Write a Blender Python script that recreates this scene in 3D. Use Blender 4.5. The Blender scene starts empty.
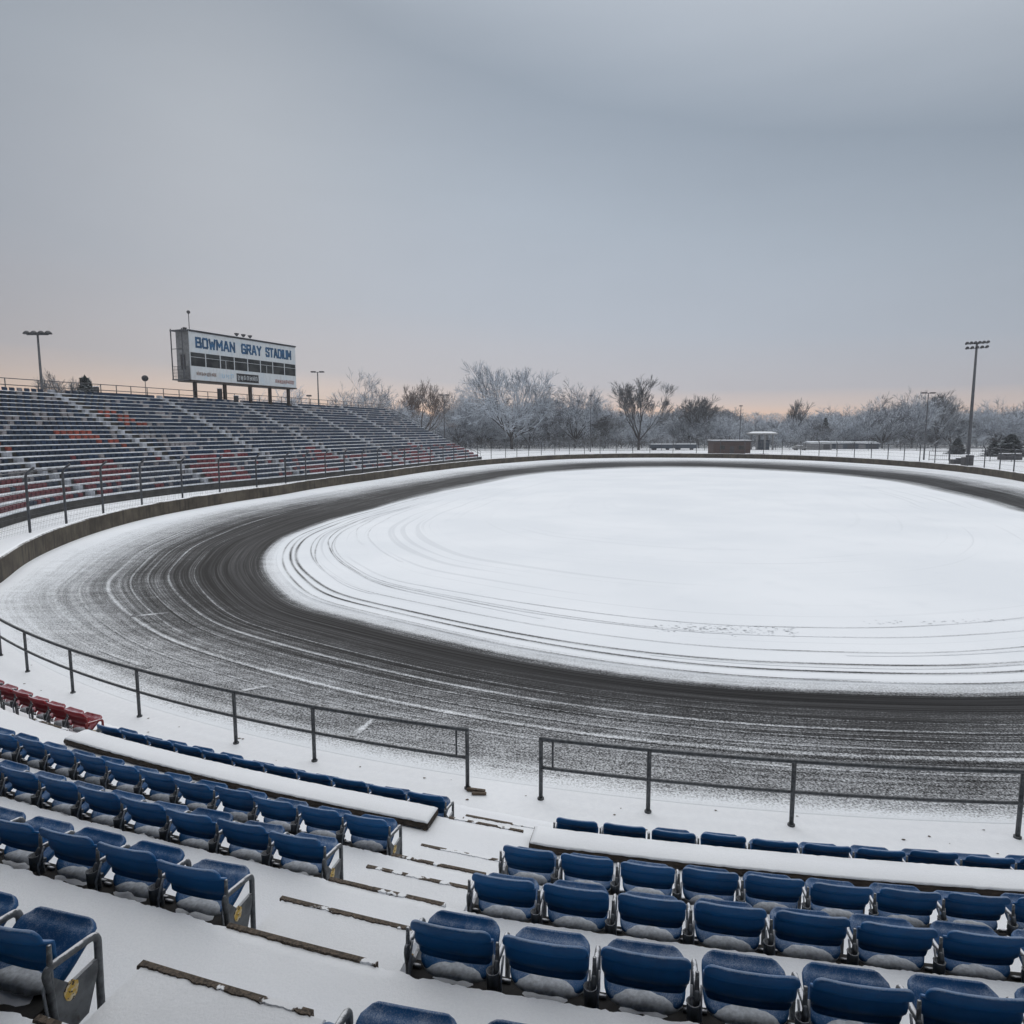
import bpy, math, random
from mathutils import Vector, noise as mnoise
S = bpy.context.scene
COL = S.collection
PI = math.pi
rnd = random.Random(7)
EYE = 6.5
PITCH = math.atan(82/683)

# ------------------------------------------------------------------ helpers
def place(px, py, D):
    """a world point at distance D in front of the viewpoint"""
    c, s = math.cos(PITCH), math.sin(PITCH)
    a = (px-512)/683; b = -(py-512)/683
    t = D/(c+b*s)
    return Vector((a*t, D, EYE+t*(-s+b*c)))

class MB:
    def __init__(self):
        self.v = []; self.f = []; self.m = []; self.sm = []
    def add(self, vs, fs, mi=0, smooth=False):
        o = len(self.v); self.v += [tuple(p) for p in vs]
        for f in fs:
            self.f.append(tuple(i+o for i in f)); self.m.append(mi); self.sm.append(smooth)
    def box(self, c, size, rz=0, mi=0, bev=0):
        hx, hy, hz = size[0]/2, size[1]/2, size[2]/2
        cs, sn = math.cos(rz), math.sin(rz)
        def P(x, y, z): return (c[0]+x*cs-y*sn, c[1]+x*sn+y*cs, c[2]+z)
        if bev <= 0:
            vs = [P(x, y, z) for z in (-hz, hz) for x, y in ((-hx,-hy),(hx,-hy),(hx,hy),(-hx,hy))]
            self.add(vs, [(3,2,1,0),(4,5,6,7),(0,1,5,4),(1,2,6,5),(2,3,7,6),(3,0,4,7)], mi)
        else:
            b = bev; rings = []
            for z, i in ((-hz, b), (-hz+b, 0), (hz-b, 0), (hz, b)):
                X, Y = hx-i, hy-i; q = b*.6 if i == 0 else 0
                rings.append([P(x, y, z) for x, y in ((-X+q,-Y),(X-q,-Y),(X,-Y+q),(X,Y-q),(X-q,Y),(-X+q,Y),(-X,Y-q),(-X,-Y+q))])
            self.loft(rings, mi, True)
    def loft(self, rings, mi=0, caps=True, smooth=False, closed=True):
        n = len(rings[0]); vs = [p for r in rings for p in r]; fs = []
        for i in range(len(rings)-1):
            for j in range(n if closed else n-1):
                k = (j+1) % n
                fs.append((i*n+j, i*n+k, (i+1)*n+k, (i+1)*n+j))
        if caps:
            fs.append(tuple(range(n))[::-1]); fs.append(tuple((len(rings)-1)*n+j for j in range(n)))
        self.add(vs, fs, mi, smooth)
    def tube(self, pts, r, n=8, mi=0, smooth=True, caps=True, flat=1.0):
        pts = [Vector(p) for p in pts]; rings = []
        rr = r if isinstance(r, (list, tuple)) else [r]*len(pts)
        up = None
        for i, p in enumerate(pts):
            d = (pts[min(i+1, len(pts)-1)]-pts[max(i-1, 0)]).normalized()
            if up is None:
                up = Vector((0,0,1)) if abs(d.z) < .9 else Vector((1,0,0))
            x = d.cross(up).normalized() if d.cross(up).length > 1e-4 else Vector((1,0,0))
            y = x.cross(d).normalized(); up = y
            rings.append([tuple(p+x*math.cos(2*PI*j/n)*rr[i]*flat+y*math.sin(2*PI*j/n)*rr[i]) for j in range(n)])
        self.loft(rings, mi, caps, smooth)
    def build(self, name, mats, parent=None):
        me = bpy.data.meshes.new(name); me.from_pydata(self.v, [], self.f)
        if not isinstance(mats, (list, tuple)): mats = [mats]
        for m in mats: me.materials.append(m)
        me.polygons.foreach_set('material_index', self.m)
        me.polygons.foreach_set('use_smooth', self.sm)
        me.update()
        o = bpy.data.objects.new(name, me); COL.objects.link(o)
        if parent: o.parent = parent
        return o

def tag(o, label=None, cat=None, group=None, kind=None):
    if label: o['label'] = label
    if cat: o['category'] = cat
    if group: o['group'] = group
    if kind: o['kind'] = kind
    return o
def empty(name, loc=(0,0,0), rz=0, label=None, cat=None, group=None):
    o = bpy.data.objects.new(name, None); COL.objects.link(o); o.empty_display_size = .2
    o.location = loc; o.rotation_euler = (0,0,rz)
    return tag(o, label, cat, group)
def copy_tree(o, parent=None, skip=()):
    c = o.copy(); COL.objects.link(c)
    if parent: c.parent = parent
    for ch in list(o.children):
        if ch.name.split('.')[0] not in skip: copy_tree(ch, c)
    return c
def curve_round(pts, rad, n=4):
    pts = [Vector(p) for p in pts]; out = [pts[0]]
    for i in range(1, len(pts)-1):
        a, b, c = pts[i-1], pts[i], pts[i+1]
        u = (a-b); w = (c-b); r = min(rad, u.length*.45, w.length*.45)
        p0 = b+u.normalized()*r; p1 = b+w.normalized()*r
        for k in range(n+1):
            t = k/n; out.append((1-t)**2*p0+2*t*(1-t)*b+t*t*p1)
    out.append(pts[-1]); return out
ORD = ['zeroth','first','second','third','fourth','fifth','sixth','seventh','eighth','ninth','tenth','eleventh','twelfth','thirteenth','fourteenth','fifteenth','sixteenth','seventeenth','eighteenth','nineteenth','twentieth','twenty-first','twenty-second','twenty-third','twenty-fourth','twenty-fifth','twenty-sixth','twenty-seventh','twenty-eighth','twenty-ninth','thirtieth']+['farthest']*20

# ------------------------------------------------------------------ materials
class NT:
    def __init__(self, name):
        self.mat = bpy.data.materials.new(name); self.mat.use_nodes = True
        self.t = self.mat.node_tree; self.t.nodes.clear()
        self.out = self.n('ShaderNodeOutputMaterial'); self.b = self.n('ShaderNodeBsdfPrincipled')
        self.l(self.b.outputs[0], self.out.inputs['Surface'])
    def n(self, ty, **k):
        q = self.t.nodes.new(ty)
        for a, v in k.items(): setattr(q, a, v)
        return q
    def l(self, a, b): self.t.links.new(a, b)
    def inp(self, s, v):
        if hasattr(v, 'is_output') or isinstance(v, bpy.types.NodeSocket): self.l(v, s)
        else: s.default_value = v
    def math(self, op, a, b=None, c=None, clamp=False):
        q = self.n('ShaderNodeMath', operation=op, use_clamp=clamp)
        self.inp(q.inputs[0], a)
        if b is not None: self.inp(q.inputs[1], b)
        if c is not None: self.inp(q.inputs[2], c)
        return q.outputs[0]
    def noise(self, vec, scale, detail=3, rough=.55, dist=0):
        q = self.n('ShaderNodeTexNoise'); q.inputs['Scale'].default_value = scale
        q.inputs['Detail'].default_value = detail; q.inputs['Roughness'].default_value = rough
        q.inputs['Distortion'].default_value = dist
        if vec is not None: self.l(vec, q.inputs['Vector'])
        return q.outputs['Fac']
    def coord(self, which='Object'): return self.n('ShaderNodeTexCoord').outputs[which]
    def mapv(self, vec, scale): 
        q = self.n('ShaderNodeMapping'); q.inputs['Scale'].default_value = scale; self.l(vec, q.inputs['Vector']); return q.outputs[0]
    def ss(self, v, a, b, lo=0, hi=1):
        q = self.n('ShaderNodeMapRange', interpolation_type='SMOOTHSTEP')
        self.inp(q.inputs['Value'], v); q.inputs['From Min'].default_value = a; q.inputs['From Max'].default_value = b
        q.inputs['To Min'].default_value = lo; q.inputs['To Max'].default_value = hi
        return q.outputs[0]
    def mix(self, f, a, b):
        q = self.n('ShaderNodeMix', data_type='RGBA'); self.inp(q.inputs[0], f)
        for s, v in ((q.inputs[6], a), (q.inputs[7], b)):
            if isinstance(v, tuple): s.default_value = (*v, 1) if len(v) == 3 else v
            else: self.l(v, s)
        return q.outputs[2]
    def col(self, v):
        s = self.b.inputs['Base Color']
        if isinstance(v, tuple): s.default_value = (*v, 1)
        else: self.l(v, s)
    def rough(self, v): self.inp(self.b.inputs['Roughness'], v)
    def bump(self, h, strength=.3, dist=.02):
        q = self.n('ShaderNodeBump'); q.inputs['Strength'].default_value = strength; q.inputs['Distance'].default_value = dist
        self.l(h, q.inputs['Height']); self.l(q.outputs[0], self.b.inputs['Normal'])
    def nz(self):
        g = self.n('ShaderNodeNewGeometry'); s = self.n('ShaderNodeSeparateXYZ'); self.l(g.outputs['Normal'], s.inputs[0]); return s.outputs[2]

SNOW = (.80, .825, .86)
def mat_snow(name='snow', grain=60, bs=.25, big=.6, dirt=0):
    m = NT(name); P = m.coord('Object')
    a = m.noise(P, big, 4, .5); g = m.noise(P, grain, 2, .6); c = m.noise(P, 5, 4, .6)
    col = m.mix(m.ss(a, .3, .7), (.76, .785, .825), SNOW)
    col = m.mix(m.ss(g, .35, .65, 0, .35), col, (.70, .73, .775))
    if dirt: col = m.mix(m.ss(m.noise(P, 9, 6, .75), .62, .78, 0, dirt), col, (.30, .29, .28))
    m.col(col); m.rough(.75); m.b.inputs['Specular IOR Level'].default_value = .25
    h = m.math('ADD', m.math('MULTIPLY', g, .25), m.math('ADD', m.math('MULTIPLY', c, .8), m.math('MULTIPLY', a, 2.5)))
    m.bump(h, bs, .03); return m.mat
M_snow = mat_snow()
M_snow_far = mat_snow('snow_ground', 8, .15, .12, .0)

def mat_plain(name, c, rough=.5, metal=0, var=.25, sc=14, snow=0, thr=.55, wear=None, spec=.4, bs=.15):
    m = NT(name); P = m.coord('Object')
    a = m.noise(P, sc, 5, .6)
    dark = tuple(x*(1-var) for x in c); lite = tuple(min(1, x*(1+var)) for x in c)
    col = m.mix(m.ss(a, .3, .7), dark, lite)
    if wear: col = m.mix(m.ss(m.noise(P, sc*2.2, 8, .7), .58, .68), col, wear)
    if snow:
        nzv = m.nz(); f = m.math('ADD', nzv, m.math('MULTIPLY', m.math('SUBTRACT', m.noise(P, 26, 6, .75), .5), 1.7))
        col = m.mix(m.ss(f, thr, thr+.38, 0, snow), col, (.78, .80, .84))
    m.col(col); m.rough(rough); m.b.inputs['Metallic'].default_value = metal
    m.b.inputs['Specular IOR Level'].default_value = spec
    m.bump(a, bs, .01); return m.mat

def mat_plastic(name, c, frost=.5, lo=None):
    # faded stadium-seat plastic with frost and snow grains lying on what faces up
    m = NT(name); P = m.coord('Object')
    inf = m.n('ShaderNodeObjectInfo'); rv = inf.outputs['Random']
    vec = m.n('ShaderNodeVectorMath', operation='ADD'); m.l(P, vec.inputs[0])
    cmb = m.n('ShaderNodeCombineXYZ'); m.l(m.math('MULTIPLY', rv, 37.), cmb.inputs[0]); m.l(m.math('MULTIPLY', rv, 11.), cmb.inputs[1]); m.l(cmb.outputs[0], vec.inputs[1])
    P = vec.outputs[0]
    a = m.noise(P, 4, 4, .6)
    base = m.mix(m.ss(a, .3, .7), tuple(x*.82 for x in c), tuple(x*1.18 for x in c))
    base = m.mix(m.math('MULTIPLY', rv, .55), base, tuple(min(1, x*1.35+.004) for x in c))
    scr = m.noise(m.mapv(P, (1, 1, 7)), 20, 6, .7)
    base = m.mix(m.ss(scr, .60, .72, 0, .25), base, tuple(min(1, x*2.2+.03) for x in c))
    fine = m.noise(P, 150, 3, .8); med = m.noise(P, 11, 6, .7)
    nzv = m.nz()
    f = m.math('ADD', m.math('MULTIPLY', nzv, 1.0), m.math('ADD', m.math('MULTIPLY', m.math('SUBTRACT', med, .5), 1.3), m.math('MULTIPLY', m.math('SUBTRACT', fine, .5), 1.5)))
    fr = m.ss(f, .25+(lo or 0), 1.25+(lo or 0), 0, frost)
    base = m.mix(fr, base, (.62, .67, .74))
    m.col(base); m.rough(m.ss(fr, 0, .5, .42, .8)); m.b.inputs['Specular IOR Level'].default_value = .35
    m.bump(m.math('ADD', m.math('MULTIPLY', fine, .4), med), .12, .006); return m.mat
M_blue = mat_plastic('blue_seat_plastic', (.003, .088, .255), .42)
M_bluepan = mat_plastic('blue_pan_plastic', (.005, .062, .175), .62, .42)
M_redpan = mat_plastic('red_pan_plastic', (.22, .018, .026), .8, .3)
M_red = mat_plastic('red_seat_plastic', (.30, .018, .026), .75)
M_frame = mat_plain('frosted_grey_steel', (.115, .125, .135), .55, .2, .3, 30, .85, .62)
M_strap = mat_plain('frosted_strap', (.38, .41, .45), .7, 0, .25, 40, .6, .4)
M_redframe = mat_plain('red_painted_steel', (.22, .03, .03), .55, .1, .3, 30, .8, .6, (.12,.12,.12))
M_snowshade = mat_plain('shaded_snow', (.36, .385, .42), .85, 0, .25, 30)  # snow with the shade beneath the seats put into its colour
M_cup = mat_plain('grey_cup_plastic', (.13, .145, .16), .6, 0, .2, 30, .5, .55)
M_panel = mat_plain('grey_end_panel', (.13, .14, .15), .6, .1, .35, 12, .6, .7, (.09,.085,.08))
M_rail = mat_plain('galvanised_rail', (.085, .092, .10), .5, .45, .35, 20, .35, .85)
M_steel = mat_plain('dark_pole_steel', (.08, .085, .095), .6, .2, .3, 3, .3, .9)
M_wood = mat_plain('dark_brown_wood', (.075, .055, .04), .8, 0, .5, 9, .35, 1.05, (.15,.12,.09))
M_darkwood = mat_plain('dark_wet_wood', (.035, .026, .020), .8, 0, .5, 9)
M_blackc = mat_plain('dark_wet_concrete', (.035, .034, .034), .85, 0, .4, 7, .35, 1.25)
M_conc = mat_plain('stained_concrete', (.045, .043, .040), .9, 0, .4, 1.2, .25, 1.05, (.04,.035,.03))

def mat_plate():
    m = NT('yellow_number_plate'); P = m.coord('Object')
    f = m.noise(P, 45, 3, .5); r = m.noise(P, 24, 4, .6)
    c = m.mix(m.ss(r, .45, .6), (.62, .40, .06), (.70, .62, .45)); c = m.mix(m.ss(f, .55, .60), c, (.05, .03, .02))
    m.col(c); m.rough(.6); return m.mat
M_plate = mat_plate()

def mat_nosing():
    m = NT('step_nosing'); P = m.coord('Object')
    a = m.noise(P, 7, 4, .55); b = m.noise(P, 1.6, 3, .6)
    wood = m.mix(m.ss(m.noise(P, 60, 4, .7), .35, .65), (.030, .024, .019), (.13, .10, .075))
    f = m.math('ADD', a, m.math('MULTIPLY', m.math('SUBTRACT', b, .5), 1.3))
    c = m.mix(m.ss(f, .55, .59), wood, SNOW); m.col(c); m.rough(.85); m.bump(a, .5, .02); return m.mat
M_nosing = mat_nosing()

def mat_wall():
    m = NT('weathered_concrete_wall'); P = m.coord('Object')
    a = m.noise(P, .7, 6, .65); v = m.noise(m.mapv(P, (1.5, 1.5, .15)), 2.2, 6, .7)
    c = m.mix(m.ss(a, .3, .7), (.040, .031, .022), (.105, .088, .064)); c = m.mix(m.ss(v, .48, .66, 0, .8), c, (.020, .016, .013))
    nzv = m.nz(); f = m.math('ADD', nzv, m.math('MULTIPLY', m.math('SUBTRACT', m.noise(P, 5, 5, .7), .5), .5))
    m.col(m.mix(m.ss(f, .5, .8), c, SNOW)); m.rough(.9); m.bump(m.noise(P, 12, 5, .7), .4, .02); return m.mat
M_wall = mat_wall()

def mat_track(name, infield=False):
    """asphalt under blown thin snow; 'cov' is how much snow lies there, swept streaks follow the racing line (UV in metres)"""
    m = NT(name); P = m.coord('Object'); U = m.n('ShaderNodeUVMap').outputs[0]
    at = m.n('ShaderNodeAttribute', attribute_name='cov').outputs['Fac']; vv = m.n('ShaderNodeSeparateXYZ'); m.l(U, vv.inputs[0])
    st1 = m.noise(m.mapv(U, (.03, 1.3, 1)), 1, 8, .78)
    st2 = m.noise(m.mapv(U, (.05, 4.5, 1)), 1, 3, .6)
    st3 = m.noise(m.mapv(U, (.018, .35, 1)), 1, 3, .5)
    spk = m.noise(P, 24, 3, .75); mid = m.noise(m.mapv(P, (1, 1.0, 1)), 1.6, 4, .6)
    drift = m.noise(m.mapv(P, (.22, 1.5, 1)), 1.4, 5, .7)      # wind-blown ripples lying across the track
    s = m.math('ADD', m.math('MULTIPLY', m.math('SUBTRACT', st1, .5), .55), m.math('MULTIPLY', m.math('SUBTRACT', st2, .5), .30))
    s = m.math('ADD', s, m.math('MULTIPLY', m.math('SUBTRACT', st3, .5), .25))
    s = m.math('ADD', s, m.math('MULTIPLY', m.math('SUBTRACT', spk, .5), 1.9))
    s = m.math('ADD', s, m.math('MULTIPLY', m.math('SUBTRACT', mid, .5), .3))
    s = m.math('ADD', s, m.math('MULTIPLY', m.math('SUBTRACT', drift, .5), .38))
    f = m.math('ADD', at, s) if not infield else m.math('ADD', at, m.math('MULTIPLY', s, .65))
    cov = m.ss(f, .10, 1.0)
    # nothing blows onto the fully bared line and nothing bare is left where the snow lies thick
    cov = m.math('MULTIPLY', cov, m.ss(m.math('ADD', at, m.math('ADD', m.math('MULTIPLY', m.math('SUBTRACT', st1, .5), .55), m.math('MULTIPLY', m.math('SUBTRACT', st2, .5), .35))), .04, .42))
    cov = m.math('MAXIMUM', cov, m.ss(at, .80, 1.0))
    asp = m.mix(m.ss(st1, .40, .68), (.006, .0062, .007), (.050, .051, .055))
    asp = m.mix(m.ss(st2, .46, .72, 0, .8), asp, (.085, .086, .09))
    asp = m.mix(m.ss(m.noise(P, 40, 3, .7), .4, .7, 0, .3), asp, (.04, .04, .04))
    sn_ = m.mix(m.ss(m.noise(P, .12, 4, .5), .3, .7), (.72, .755, .80), (.78, .81, .85))
    if infield:
        ar = m.noise(m.mapv(U, (.012, 2.6, 1)), 1, 2, .5); ar2 = m.noise(m.mapv(U, (.02, 8., 1)), 1, 2, .5)
        w_ = m.ss(vv.outputs[1], 9, 21.5, .15, 1)
        ln = m.math('MULTIPLY', m.math('ADD', m.ss(ar, .60, .66), m.math('MULTIPLY', m.ss(ar2, .62, .70), .7)), w_)
        sn_ = m.mix(m.math('MULTIPLY', ln, .30, clamp=True), sn_, (.40, .43, .47))
        sn_ = m.mix(m.ss(m.noise(P, .5, 5, .6), .55, .75, 0, .22), sn_, (.62, .66, .71))
    m.col(m.mix(cov, asp, sn_)); m.rough(m.ss(cov, 0, 1, .8, .85)); m.b.inputs['Specular IOR Level'].default_value = .12
    m.bump(m.math('ADD', cov, m.math('MULTIPLY', spk, .5)), .3, .02)
    return m.mat
M_track = mat_track('snowy_asphalt')
M_infield = mat_track('infield_snow', True)

# ------------------------------------------------------------------ oval geometry
CX, CY = 10.214, 49.658                    # centre of the near turn
def arc(r, deg, z=0):
    a = math.radians(deg); return Vector((CX+r*math.sin(a), CY-r*math.cos(a), z))
PX, PY = 16., 64.
def polar_fn(pts):
    q = sorted((math.atan2(y-PY, x-PX), math.hypot(x-PX, y-PY)) for x, y in pts)
    n = len(q)
    def g(t):
        # periodic monotone-ish interpolation (cubic hermite)
        t = (t+PI) % (2*PI)-PI
        i = 0
        while i < n and q[i][0] <= t: i += 1
        def Q(k):
            w = k//n; a, r = q[k % n]; return a+2*PI*w, r
        (a0, r0), (a1, r1), (a2, r2), (a3, r3) = Q(i-2), Q(i-1), Q(i), Q(i+1)
        m1 = (r2-r0)/(a2-a0); m2 = (r3-r1)/(a3-a1); h = a2-a1; u = (t-a1)/h
        return (2*u**3-3*u*u+1)*r1+(u**3-2*u*u+u)*h*m1+(-2*u**3+3*u*u)*r2+(u**3-u*u)*h*m2
    N = 720; tab = [g(-PI+2*PI*k/N) for k in range(N)]
    for _ in range(14): tab = [(tab[k-1]+tab[k]*2+tab[(k+1) % N])/4 for k in range(N)]
    def f(t):
        x = ((t+PI) % (2*PI))/(2*PI)*N; k = int(x) % N; u = x-int(x); return tab[k]*(1-u)+tab[(k+1) % N]*u
    return f
INNER = [(12.8,16.4),(8.4,16.5),(5.5,16.9),(2.4,18),(-.4,19.5),(-2.9,21.2),(-5.3,23),(-8,25.2),(-9.7,27.9),(-11.6,31.7),(-13.1,36.4),(-13.8,41),(-13.4,46.6),(-11.2,57.7),(-7.6,71.9),(-2.5,86.7),(8.5,108.5),(18,116.5),(31,119),(41,111.5),(46.8,101),(48.6,90),(46,73.6),(42.2,58.7),(40.2,51),(36.5,38),(30.5,27.5),(22,19.4)]
WALL = [(-21.7,28.4),(-23.9,33.1),(-25.9,39.9),(-27,50),(-25.6,60),(-22.9,70.7),(-17.6,91.1),(-11.6,111.8),(-1,135.5),(11.5,153),(27.6,161.5),(44,161),(56,156),(64,147),(69,132),(70.5,117),(68.2,98),(64.2,84.8),(58.5,70),(52,56)]
SIDE = [tuple(arc(39.15, d)[:2]) for d in (-52,-44,-36,-28,-20,-12,-4,4,12,20,28,36,44,54,66)]
fin = polar_fn(INNER); fout = polar_fn(WALL+SIDE)
def pol(t, r, z=0): return Vector((PX+r*math.cos(t), PY+r*math.sin(t), z))
def sstep(x, a, b):
    u = max(0, min(1, (x-a)/(b-a))); return u*u*(3-2*u)
def lerp(a, b, t): return a+(b-a)*t

def grid_obj(name, mat, NT_, vs_, posf, uvf, covf, z):
    verts = []; cov = []; uv = []
    nv = len(vs_)
    for i in range(NT_+1):
        t = -PI+2*PI*i/NT_
        for v in vs_:
            p = posf(t, v); verts.append((p.x, p.y, z if v < 1 or name == 'infield' else -.03)); cov.append(covf(t, v, p)); uv.append(uvf(i/NT_, t, v))
    faces = [(i*nv+j, (i+1)*nv+j, (i+1)*nv+j+1, i*nv+j+1) for i in range(NT_) for j in range(nv-1)]
    me = bpy.data.meshes.new(name); me.from_pydata(verts, [], faces)
    at = me.attributes.new('cov', 'FLOAT', 'POINT'); at.data.foreach_set('value', cov)
    ul = me.uv_layers.new(name='UVMap'); li = [0]*len(me.loops); me.loops.foreach_get('vertex_index', li)
    ul.data.foreach_set('uv', [c for k in li for c in uv[k]])
    me.materials.append(mat); me.update()
    o = bpy.data.objects.new(name, me); COL.objects.link(o)
    if me.polygons[0].normal.z < 0: me.flip_normals()
    return o

def track_cov(t, v, p):
    d = math.degrees(t) % 360          # 180 = left straight, 270 = near end, 90 = far end
    # near/left weights
    near = sstep(d, 200, 255)*(1-sstep(d, 320, 350))
    left = sstep(d, 150, 185)*(1-sstep(d, 220, 266))
    far = 1-max(near, sstep(d, 165, 195)*(1-sstep(d, 330, 350)))
    def prof(kn):
        for k in range(len(kn)-1):
            if v <= kn[k+1][0]:
                return lerp(kn[k][1], kn[k+1][1], sstep(v, kn[k][0], kn[k+1][0]))
        return kn[-1][1]
    cn = prof([(0,.50),(.03,.30),(.08,.05),(.14,.07),(.26,.17),(.40,.25),(.60,.33),(.82,.42),(.91,.60),(.975,.97),(1,1.0)])
    cl = prof([(0,.58),(.02,.30),(.055,.05),(.22,.09),(.38,.15),(.48,.25),(.60,.43),(.72,.58),(.82,.82),(.90,1),(1,1)])
    cf = prof([(0,.60),(.07,.40),(.15,.12),(.34,.14),(.48,.36),(.62,.58),(.78,.82),(.9,.95),(1,1)])
    wl = max(0, left*(1-near*.55)); 
    tot = near+wl+far+1e-6
    c = (cn*near+cl*wl+cf*far)/tot
    w = mnoise.noise(Vector((p.x*.09, p.y*.09, 3.)))*.10+mnoise.noise(Vector((p.x*.3, p.y*.3, 7.)))*.06
    if .06 < c < .92: c += w
    return max(0, min(1, c))
vs_t = [0,.008,.016,.024,.032,.042,.052]+[.052+.948*(k/54) for k in range(1, 55)]
track = grid_obj('race_track', M_track, 720, vs_t, lambda t, v: pol(t, lerp(fin(t), fout(t), v)),
         lambda a, t, v: (a*400, v*22), track_cov, .008)
tag(track, 'dark asphalt racing oval thinly blown over with snow', 'race track', kind='structure')
def inf_cov(t, v, p):
    d = math.degrees(t) % 360
    c = 1.0
    e = 1-sstep(1-v, 0, .018)
    c -= .34*e
    return max(0, c)
vs_i = [.0, .15,.3,.45,.55,.62,.68,.74,.79,.84,.88,.91,.935,.95,.962,.972,.98,.987,.993,1.0]
infield = grid_obj('infield', M_infield, 720, vs_i, lambda t, v: pol(t, fin(t)*max(v, .001)),
         lambda a, t, v: (a*400, v*22), inf_cov, .0075)
tag(infield, 'wide snow-covered infield inside the racing oval', 'infield', kind='structure')
# big ground sheet
gb = MB(); R0 = 2600
gb.add([(-R0,-R0*.5,0),(R0,-R0*.5,0),(R0,R0,0),(-R0,R0,0)], [(0,1,2,3)])
tag(gb.build('ground', M_snow_far), 'flat snow-covered ground around the stadium', 'ground', kind='structure')

# ridges of snow and bared tyre lines drawn by wheels
def line_strip(name, mat, fpos, width, cov0, cov1, n, z, uvv, fade=0.12, wob=.06, amb=None, dark=False):
    prof = [(-1,0),(-.5,.6),(0,1),(.5,.6),(1,0)]
    verts = []; cov = []; uv = []
    pts = [fpos(k/n) for k in range(n+1)]
    for k in range(n+1):
        p = pts[k]; d = (pts[min(k+1, n)]-pts[max(k-1, 0)]).normalized(); nr = Vector((-d.y, d.x, 0))
        u = k/n; fd = sstep(u, 0, fade)*(1-sstep(u, 1-fade, 1)); ww = width*(1+.35*mnoise.noise(Vector((k*.07, uvv, 0))))
        off = wob*mnoise.noise(Vector((k*.03, uvv*3, 5)))
        for s, c in prof:
            q = p+nr*(s*ww/2+off); verts.append((q.x, q.y, z)); a0 = amb(q) if amb else cov0
            jj = .75+.5*mnoise.noise(Vector((k*.11, uvv, 9)))
            cov.append(max(0, min(1, lerp(a0, max(a0, cov1) if (amb and not dark) else min(a0, cov1) if amb else cov1, c*fd*jj)))); uv.append((tvi(q)[0]/(2*PI)*400+200, tvi(q)[1]*22) if dark else uvm(q) if amb else (u*60, uvv+s*.02))
    faces = [(i*5+j, (i+1)*5+j, (i+1)*5+j+1, i*5+j+1) for i in range(n) for j in range(4)]
    return verts, faces, cov, uv
def tv(p):
    t = math.atan2(p.y-PY, p.x-PX); r = math.hypot(p.x-PX, p.y-PY); a, b = fin(t), fout(t); return t, (r-a)/(b-a)
def amb_track(p):
    t, v = tv(p); return track_cov(t, max(0, min(1, v)), p)
def amb_inf(p):
    t, v = tvi(p); return inf_cov(t, min(1, v), p)
def tvi(p):
    t = math.atan2(p.y-PY, p.x-PX); return t, math.hypot(p.x-PX, p.y-PY)/fin(t)
def uvm(p):
    t, v = tv(p); return ((t+PI)/(2*PI)*400, v*22)
def strips(name, mat, specs):
    V = []; F = []; Cc = []; U = []
    for sp in specs:
        v, f, c, u = line_strip(name, mat, **sp); o = len(V); V += v; F += [tuple(i+o for i in q) for q in f]; Cc += c; U += u
    me = bpy.data.meshes.new(name); me.from_pydata(V, [], F)
    me.attributes.new('cov', 'FLOAT', 'POINT').data.foreach_set('value', Cc)
    ul = me.uv_layers.new(name='UVMap'); li = [0]*len(me.loops); me.loops.foreach_get('vertex_index', li)
    ul.data.foreach_set('uv', [c for k in li for c in U[k]]); me.materials.append(mat); me.update()
    for p in me.polygons[:1]:
        if p.normal.z < 0: me.flip_normals()
    o = bpy.data.objects.new(name, me); COL.objects.link(o); return o
def along(v, d0, d1, inner=False, wave=0, ph=0):
    def f(u):
        t = math.radians(lerp(d0, d1, u))
        vv = v+wave*math.sin(u*3.1+ph)
        r = fin(t)*vv if inner else lerp(fin(t), fout(t), vv)
        return pol(t, r)
    return f
sp = []
# bared wheel lines in the infield, close to the track edge
for k, (v, d0, d1, w, c1, wv) in enumerate([(.955,188,318,.24,.08,.005),(.935,176,300,.13,.38,.004),(.970,205,325,.20,.05,-.004),(.912,180,296,.10,.52,.010),
        (.980,150,262,.18,.25,.004),(.955,140,190,.14,.40,.004),(.890,230,312,.10,.55,-.01),(.986,225,318,.14,.22,.0),(.86,188,235,.09,.62,.02),(.925,200,250,.12,.30,.015),
        (.943,262,326,.10,.22,.002),(.962,255,330,.09,.20,-.002),(.90,195,262,.10,.45,.008),(.87,183,226,.10,.5,.03),(.925,183,240,.12,.35,-.015)]):
    sp.append(dict(fpos=along(v, d0, d1, True, wv, k), width=w, cov0=.97, cov1=c1, n=260, z=.0125+.0004*k, uvv=k*1.7, fade=.25, wob=.12, amb=amb_inf, dark=True))
# broken bare patch in the infield
tag(strips('tyre_marks_on_infield', M_infield, sp), 'thin dark tyre lines curving round the infield edge', 'tyre marks', kind='structure')
sp = []
for k, (v, d0, d1, w, c1) in enumerate([(.60,176,300,.20,.74),(.78,186,240,.20,.76),(.40,178,300,.14,.56),(.48,190,330,.09,.50),
        (.31,182,300,.08,.42),(.70,178,280,.10,.60),(.53,205,290,.09,.55)]):
    sp.append(dict(fpos=along(v, d0, d1, False, .008, k), width=w, cov0=.4, cov1=c1, n=300, z=.0145+.0004*k, uvv=k*1.3, fade=.2, wob=.1, amb=amb_track))
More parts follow.
